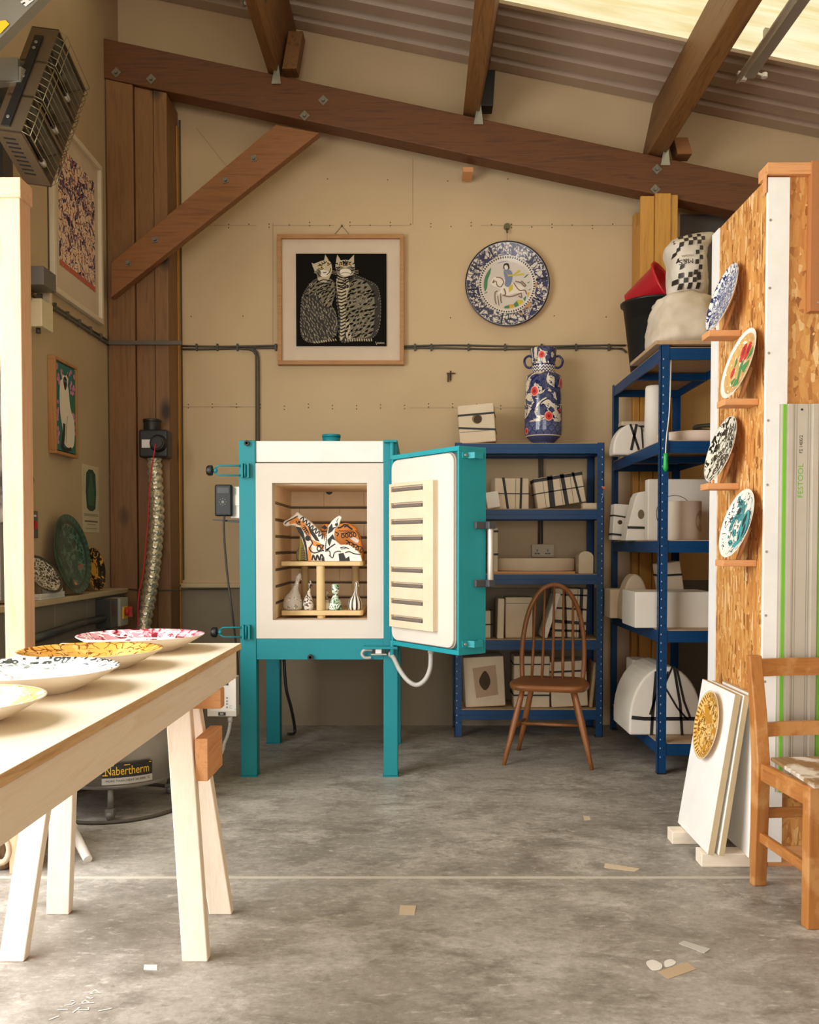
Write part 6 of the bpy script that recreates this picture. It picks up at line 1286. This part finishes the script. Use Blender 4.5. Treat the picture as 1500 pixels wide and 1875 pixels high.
# ------------------------------------------------------------------ old school chair at the right edge
sa_ = math.radians(5.5); sc = thing('school_chair', 'worn orange-brown wooden chair cut by the right edge, paint on its seat', 'chair', (1.385, 2.93, 0), sa_)
def sb(m, name, mt, bev=.004, **k): m.v = [WM[sc] @ v for v in m.v]; return build(m, name, mt, sc, bev, **k)
hw = .198
for sx in (-1, 1):
    x = sx*hw; w_ = .023
    def post(pts):
        m = MB(); prev = None
        for (y, z, hy) in pts: 
            cur = [(x-w_, y-hy, z), (x+w_, y-hy, z), (x+w_, y+hy, z), (x-w_, y+hy, z)]
            if prev: m.hexa(prev+cur)
            prev = cur
        return m
    m = MB(); rings = [(.172,0,.018),(.165,.25,.024),(.162,.42,.026),(.185,.6,.021),(.222,.79,.015)]
    vs = []; 
    for (y, z, hy) in rings: vs += [(x-w_, y-hy, z), (x+w_, y-hy, z), (x+w_, y+hy, z), (x-w_, y+hy, z)]
    fs = [(3,2,1,0), tuple(range(len(vs)-4, len(vs)))]+[(i*4+k, i*4+(k+1) % 4, (i+1)*4+(k+1) % 4, (i+1)*4+k) for i in range(len(rings)-1) for k in range(4)]
    m.add(vs, fs); sb(m, 'back_post', m_sch['z'])
    m = MB().bb(x-.02-(.004 if sx < 0 else -.004), x+.02, -.20, -.158, 0, .437); sb(m, 'leg', m_sch['z'])
    m = MB().bb(x-.012, x+.012, -.16, .14, .37, .43); sb(m, 'side_rail', m_sch['y'])
    m = MB().bb(x-.009, x+.009, -.16, .15, .155, .19); sb(m, 'stretcher', m_sch['y'])
m = MB().bb(-hw+.02, hw-.02, -.196, -.170, .372, .434); sb(m, 'front_rail', m_sch['x'])
m = MB().hexa([(-hw-.015,-.21,.436),(hw+.015,-.21,.436),(hw-.03,.15,.436),(-hw+.028,.15,.436),(-hw-.015,-.21,.452),(hw+.015,-.21,.452),(hw-.03,.15,.448),(-hw+.028,.15,.448)]); sb(m, 'seat', m_schseat)
for z0, z1, y in ((.718, .778, .207), (.515, .562, .172)):
    m = MB()
    for i in range(6):
        u0 = -hw+.02+(2*hw-.04)*i/6; u1 = u0+(2*hw-.04)/6; c0_ = .018*(1-(2*(i/6)-1)**2); c1_ = .018*(1-(2*((i+1)/6)-1)**2)
        m.hexa([(u0,y-.009+c0_,z0),(u1,y-.009+c1_,z0),(u1,y+.009+c1_,z0),(u0,y+.009+c0_,z0),(u0,y-.003+c0_,z1),(u1,y-.003+c1_,z1),(u1,y+.015+c1_,z1),(u0,y+.015+c0_,z1)])
    sb(m, 'back_rail', m_sch['x'], 0)
for y, z0, z1 in ((.163, .235, .27), (-.18, .115, .15)): m = MB().bb(-hw+.02, hw-.02, y-.009, y+.009, z0, z1); sb(m, 'stretcher', m_sch['x'])
# ------------------------------------------------------------------ plywood table on trestles
TX0, TX1, TY0, TY1 = -1.18, -.588, .53, 2.968
tb = thing('work_table', 'long plywood topped table with timber edge rails, left foreground', 'table', (-.88, 1.75, 0))
m = MB().bb(TX0, TX1, TY0, TY1, ZT-.02, ZT, 0); m.m[-6:] = [0, 0, 1, 1, 1, 1]; 
m.m = [1, 0, 1, 1, 1, 1]; build(m, 'tabletop', [m_ply, m_plyedge], tb, .0015)
for x0, x1 in ((TX1-.05, TX1-.006), (TX0+.006, TX0+.05)): m = MB().bb(x0, x1, TY0, TY1-.05, ZT-.107, ZT-.0205); build(m, 'edge_rail', m_pinel['y'], tb, .003)
for y in (TY1-.10, TY0+.01): m = MB().bb(TX0+.0505, TX1-.0505, y, y+.044, ZT-.107, ZT-.0205); build(m, 'cross_rail', m_pinel['x'], tb, .003)
def trestle():
    tr_ = thing('trestle', 'pale pine trestle with splayed legs holding up the plywood table', 'trestle', (-.88, 2.70, 0))
    zt_ = ZT-.1075; m = MB().bb(-1.17, -.592, 2.675, 2.725, zt_-.058, zt_); build(m, 'top_beam', m_red['x'], tr_, .003)
    for sx, xf, xt in ((1, -.632, -.714), (-1, -1.150, -1.078)):
        for sy, yf, yt in ((-1, 2.52, 2.655), (1, 2.845, 2.745)):
            A = V((xf, yf, 0)); B = V((xt, yt, zt_-.003)); hw_, hd = .036, .019
            m = MB().hexa([A+V((-hw_,-hd,0)), A+V((hw_,-hd,0)), A+V((hw_,hd,0)), A+V((-hw_,hd,0)), B+V((-hw_,-hd,0)), B+V((hw_,-hd,0)), B+V((hw_,hd,0)), B+V((-hw_,hd,0))]); build(m, 'leg', m_pinel['z'], tr_, .003)
        xm = xf+(xt-xf)*.72; s = sx
        m = MB().bb(min(xm+s*.038, xm+s*.075), max(xm+s*.038, xm+s*.075), 2.605, 2.80, .485, .61, 0); build(m, 'brace', m_red['y'], tr_, .002)
    return tr_
t1 = trestle()
t2 = t1.copy(); COL.objects.link(t2); t2.location = (t1.location.x, 1.05, 0); t2['label'] = 'second pale trestle, under the near end of the plywood table'
for ch in list(t1.children):
    c2 = ch.copy(); COL.objects.link(c2); c2.parent = t2
# ------------------------------------------------------------------ pine post at the left
m = MB(); Yp2 = 3.18; a = P(-6, 332, Yp2); b = P(36, 332, Yp2); c_ = F(18, 1600); d_ = P(52, 1600, c_.y); dp = .085
m.hexa([(c_.x, Yp2, 0), (d_.x, Yp2, 0), (d_.x, Yp2+dp, 0), (c_.x, Yp2+dp, 0), (a.x, Yp2, a.z), (b.x, Yp2, b.z), (b.x, Yp2+dp, b.z), (a.x, Yp2+dp, a.z)])
pp = tag(build(m, 'pine_upright', m_pine['z'], None, .003), 'tall fresh pine upright standing left of the table, knotty', 'post')
q = P(20, 362, Yp2).z; m = MB().bb(a.x-.006, b.x+.006, Yp2-.008, Yp2+dp+.006, q, a.z+.012); build(m, 'cap_block', m_pine['x'], pp, .003)
# things glimpsed left of the post
m = MB(); vs, fs = loft(interp([(1.28, XL+.10, 3.98, .05, .05), (1.4, XL+.11, 3.98, .085, .07), (1.75, XL+.11, 3.98, .09, .07), (1.9, XL+.06, 3.98, .03, .04)], 20), 24, 2.2, .03, 9, 1); m.add(vs, fs, 0, True)
tag(build(m, 'dark_coat', mat('dark cloth', '#4b4740', .95, col2='#b9b3a8', vs=7, var=.3)), 'dark and grey cloth hanging on the left wall behind the pine upright', 'cloth')
m = MB().bb(XL, XL+.1, 3.93, 4.12, .93, 1.27); tag(build(m, 'grey_cabinet', mat('grey cabinet', '#8b8880', .5), None, .004), 'grey metal box on the left wall behind the pine upright', 'box')
m = MB(); c = P(-4, 1555, 3.9); m.bb(-1.80, -1.475, 3.2, 3.5, 0, .55); tag(build(m, 'brown_sack', mat('rough brown sacking', '#6e573f', .95, bump=.8, bs=30), None, .03, 3), 'rough brown sack on the floor at the left edge behind the upright', 'sack')
rc_ = P(0, 1556, 3.18); m = MB().tube([(rc_.x+.032*math.cos(t_), 3.185, rc_.z+.048*math.sin(t_)) for t_ in [2*math.pi*k/20 for k in range(20)]], .012, 8, 0, True); m.v = [V((v.x, v.y, v.z-min(p.z for p in m.v)+.0)) if False else v for v in m.v]
zmin = min(v.z for v in m.v); m.v = [V((v.x, v.y, v.z)) for v in m.v]
tag(build(m, 'cord_coil', mat('pale rope', '#b9a58a', .9)), 'pale coil end hanging on the brown sack at the left edge', 'coil')
A = F(161, 1580); A.z = .012; B = P(98, 1452, 3.62); m = MB().tube([A, A.lerp(B, .45)], [.0165, .019], 12, 0).tube([A.lerp(B, .45), A.lerp(B, .52)], [.024, .02], 12, 1).tube([A.lerp(B, .52), B], [.014, .011], 10, 2)
tag(build(m, 'painted_stick', [m_white, m_pinel['z'], m_pinel['z']]), 'white tipped stick leaning behind the left trestle legs', 'stick')
# ------------------------------------------------------------------ infrared heater
A = P(108,54,3.8); D = P(38,243,3.63); e1 = (D-A); Lh = e1.length; e1.normalize(); B = P(167,135,4.12); e2 = B-A; e2 = e2-e1*e2.dot(e1); Wh = e2.length; e2.normalize(); nrm = e1.cross(e2)
if nrm.dot(EYE-A) < 0: nrm = -nrm
HM = M4(((e1.x,e2.x,nrm.x,A.x),(e1.y,e2.y,nrm.y,A.y),(e1.z,e2.z,nrm.z,A.z),(0,0,0,1)))
ht = thing('infrared_heater', 'three lamp infrared heater with wire guards hung at the top left', 'heater', A+e1*Lh/2-nrm*.1)
m_hs = mat('dull steel housing', '#7a6a54', .35, .7); m_refl = mat('polished reflector', '#a8a294', .18, .9); m_quartz = mat('dark quartz tube', '#2c211c', .25); m_wire = mat('brass wire', '#8d8062', .4, .7)
m = MB(); th = .11
m.bb(0, Lh, 0, .006, -th, 0, 0, HM).bb(0, Lh, Wh-.006, Wh, -th, 0, 0, HM).bb(0, .006, 0, Wh, -th, 0, 0, HM).bb(Lh-.006, Lh, 0, Wh, -th, 0, 0, HM).bb(0, Lh, 0, Wh, -th-.006, -th, 0, HM)
for i in (1, 2): m.bb(Lh*i/3-.006, Lh*i/3+.006, 0, Wh, -th, .002, 0, HM)
for i in range(9): m.bb(Lh, Lh+.0015, Wh*(.12+i*.08), Wh*(.15+i*.08), -.09, -.04, 1, HM)
build(m, 'housing', [m_hs, m_black], ht)
for i in range(3):
    u0 = Lh*i/3+.008; u1 = Lh*(i+1)/3-.008; um = (u0+u1)/2
    m = MB(); pr2 = [(u0, -.012), (u0+.03, -.075), (um, -.095), (u1-.03, -.075), (u1, -.012)]
    for a_, b_ in zip(pr2, pr2[1:]): m.add([(a_[0], .008, a_[1]), (b_[0], .008, b_[1]), (b_[0], Wh-.008, b_[1]), (a_[0], Wh-.008, a_[1])], [(0,1,2,3)], 0, False, HM)
    lm = build(m, 'reflector', m_refl, ht)
    m = MB().cyl((um, .03, -.05), (um, Wh-.035, -.05), .0095, 10, 0, None, HM).cyl((um, Wh-.05, -.05), (um, Wh-.02, -.05), .013, 8, 1, None, HM).cyl((um, .015, -.05), (um, .04, -.05), .013, 8, 1, None, HM); build(m, 'lamp_tube', [m_quartz, m_white], lm)
    m = MB()
    for j in range(6): uu = u0+(u1-u0)*j/5; m.tube([HM @ V((uu, 0, 0)), HM @ V((uu, .02, .028)), HM @ V((uu, Wh-.02, .028)), HM @ V((uu, Wh, 0))], .0016, 5)
    for vv, ww in ((.02, .028), (Wh*.2, .028), (Wh-.02, .028)): m.tube([HM @ V((u0, vv, ww)), HM @ V((u1, vv, ww))], .002, 5)
    build(m, 'wire_guard', m_wire, ht)
m = MB().bb(.05, Lh-.02, -.008, -.002, -.085, -.05, 0, HM)
for u in (.09, .12, Lh*.5, Lh-.06): m.cyl((u, -.008, -.067), (u, -.013, -.067), .007, 8, 1, None, HM)
build(m, 'side_bar', [m_black, m_galv], ht)
pc = HM @ V((Lh*.5, -.01, -.067)); m = MB().beam(pc, V((XL+.001, pc.y+.1, pc.z+.02)), .03, .06, 0).box((pc.x-.06, pc.y+.01, pc.z+.02), (.09, .05, .09), 0).box((XL+.006, pc.y+.1, pc.z), (.01, .1, .22)); build(m, 'wall_arm', m_galv, ht)
a = P(-141, 189, 3.5); b = P(95, -48, 3.5); b2 = P(420, -380, 3.5)
tk = thing('steel_track', 'galvanised steel track with yellow sticker in the top left corner', 'track', a)
m = MB().beam(a, b, .05, .10); m.beam(a+V((-.01,.03,.06)), b+V((-.01,.03,.06)), .03, .08); build(m, 'channel', m_galv, tk)
dv = (b-a).normalized(); KM = frame(P(0,0,3.47), dv, V((0,0,1))); 
def kpt(px, py): p = P(px, py, 3.474); l = KM.inverted() @ p; return (l.x, l.y)
m = MB().flat([kpt(-12,58), kpt(-3,40), kpt(11,38), kpt(18,45), kpt(2,62)], 0, KM, 0); m.flat([kpt(38,5), kpt(52,-6), kpt(64,0), kpt(48,13)], 0, KM, 1); m.stroke([kpt(42,8), kpt(47,6)], .006, .0005, KM, 2)
for i in range(3): m.stroke([kpt(50+i*2,-2+i*2), kpt(58+i*1.5,-4+i*2)], .002, .0005, KM, 2)
build(m, 'sticker', [m_byel, m_white, m_black], tk)
m = MB(); q = P(2, 262, 4.2); m.bb(XL, XL+.05, 4.12, 4.22, 2.75, 3.35); tag(build(m, 'dark_conduit', m_dkg), 'dark vertical trunking on the left wall under the heater', 'trunking')
# ------------------------------------------------------------------ light battens
def batten(X, y0, y1, dzz, label, mt):
    z = zr(X)-dzz; l = thing('light_batten', label, 'light', (X, (y0+y1)/2, z), 0)
    m = MB().bb(X-.03, X+.03, y0, y1, z-.035, z+.02); build(m, 'body', mt, l, .006)
    m = MB().cyl((X-.055, y0-.02, z-.03), (X-.055, y1+.03, z-.03), .016, 12, 0); build(m, 'tube', m_white, l)
    m = MB().box((X-.04, y1+.0, z-.02), (.05, .03, .05)); build(m, 'end_cap', m_white, l, .003)
    m = MB().cyl((X+.03, y1-.02, z-.01), (X+.085, y1-.005, z-.02), .007, 8).cyl((X+.085, y1-.005, z-.03), (X+.085, y1-.005, z-.005), .018, 10); build(m, 'end_clip', m_white, l, .003)
    for y in (y0+.2, y1-.25): m = MB().bb(X-.012, X+.012, y-.015, y+.015, z+.02, zr(X)+.012 if y < 5.1 else zr(X)-.004); build(m, 'hanger', m_galv, l)
    return l
batten(1.86, 3.75, 5.17, .09, 'grey fluorescent batten under the bright rooflight, top right', mat('grey batten', '#a39d90', .5))
batten(-.985, 3.9, 5.42, .10, 'cream light fitting end at the top, above the left beam', mat('cream batten', '#d8d0b4', .5))
# ------------------------------------------------------------------ scraps on the floor
m_tape = mat('beige tape', '#c9b79c', .7); m_card = mat('brown card scrap', '#b7a183', .8); m_pale = mat('pale film', '#b9b6ae', .4)
for pts, mt, nm, lab, cat in [([(733,1658),(762,1659),(759,1676),(731,1675)], m_tape, 'tape_patch', 'square beige tape patch on the floor in front of the kiln', 'tape'),
    ([(1108,1581),(1172,1591),(1163,1596),(1106,1589)], m_tape, 'tape_strip', 'long beige tape strip beside the floor joint', 'tape'),
    ([(1252,1723),(1301,1738),(1290,1746),(1243,1728)], m_pale, 'film_scrap', 'pale translucent film scrap on the floor at lower right', 'scrap'),
    ([(1205,1780),(1258,1762),(1275,1775),(1224,1793)], m_card, 'card_scrap', 'brown card scrap on the floor at lower right', 'scrap'),
    ([(1068,1494),(1080,1495),(1082,1502),(1070,1503)], m_tape, 'paper_bit', 'tiny beige paper bit on the floor far in front of the rack', 'scrap'),
    ([(264,1767),(288,1767),(288,1777),(263,1776)], m_white, 'white_patch', 'small white tape patch on the floor by the trestle foot', 'tape')]:
    q = [F(*p) for p in pts]; m = MB().prism([(p.x, p.y) for p in q], .0012, None, 0, None, .0002); tag(build(m, nm, mt), lab, cat)
for pts, lab in [([(1184,1762),(1196,1758),(1212,1766),(1210,1775),(1196,1777),(1187,1770)], 'larger round white plaster splash on the floor beside the card scrap'), ([(1217,1761),(1228,1757),(1238,1762),(1232,1768),(1219,1771)], 'smaller white plaster splash on the floor beside the card scrap')]:
    q = cr([F(*p) for p in pts], 4, True); m = MB().prism([(p.x, p.y) for p in q], .001, None, 0, None, .0002); tag(build(m, 'plaster_splash', m_white), lab, 'splash', 'plaster splashes')
# ------------------------------------------------------------------ daylight
def area(name, loc, rot, sx, sy, power, col):
    L = bpy.data.lights.new(name, 'AREA'); L.shape = 'RECTANGLE'; L.size = sx; L.size_y = sy; L.energy = power; L.color = col
    o = bpy.data.objects.new(name, L); COL.objects.link(o); o.location = loc; o.rotation_euler = rot; return o
W = bpy.data.worlds.new('sky'); SC.world = W; W.use_nodes = True; W.node_tree.nodes['Background'].inputs[0].default_value = (.95, .97, 1, 1); W.node_tree.nodes['Background'].inputs[1].default_value = 1.1
area('daylight_side_door', (-2.5, 1.7, 1.6), (0, math.radians(-66), 0), 3.0, 3.1, 255, (1, .98, .95))
area('daylight_front_door', (.6, -4.3, 1.7), (math.radians(90), 0, 0), 3.6, 2.6, 130, (1, .96, .90))
S = bpy.data.lights.new('sun', 'SUN'); S.energy = 1.9; S.angle = .3; S.color = (1, .95, .85); so_ = bpy.data.objects.new('sun', S); COL.objects.link(so_); so_.rotation_euler = (math.radians(8), math.radians(12), 0); so_.location = (0, 0, 8)
cam = bpy.data.cameras.new('camera'); co = bpy.data.objects.new('camera', cam); COL.objects.link(co); SC.camera = co
cam.sensor_fit = 'HORIZONTAL'; cam.sensor_width = 36; cam.lens = f/1500*36; cam.shift_x = -(CX-750)/1500; cam.shift_y = (PYY-937.5)/1500; cam.clip_start = .05
co.location = EYE; co.rotation_euler = (math.pi/2-PITCH, 0, 0)
vs_ = SC.view_settings; vs_.view_transform = 'Standard'; vs_.look = 'None'; vs_.exposure = 0.0; vs_.gamma = 1.0; vs_.use_curve_mapping = False
SC.cycles.max_bounces = 10; SC.cycles.diffuse_bounces = 6; SC.cycles.transmission_bounces = 8; SC.cycles.sample_clamp_indirect = 6
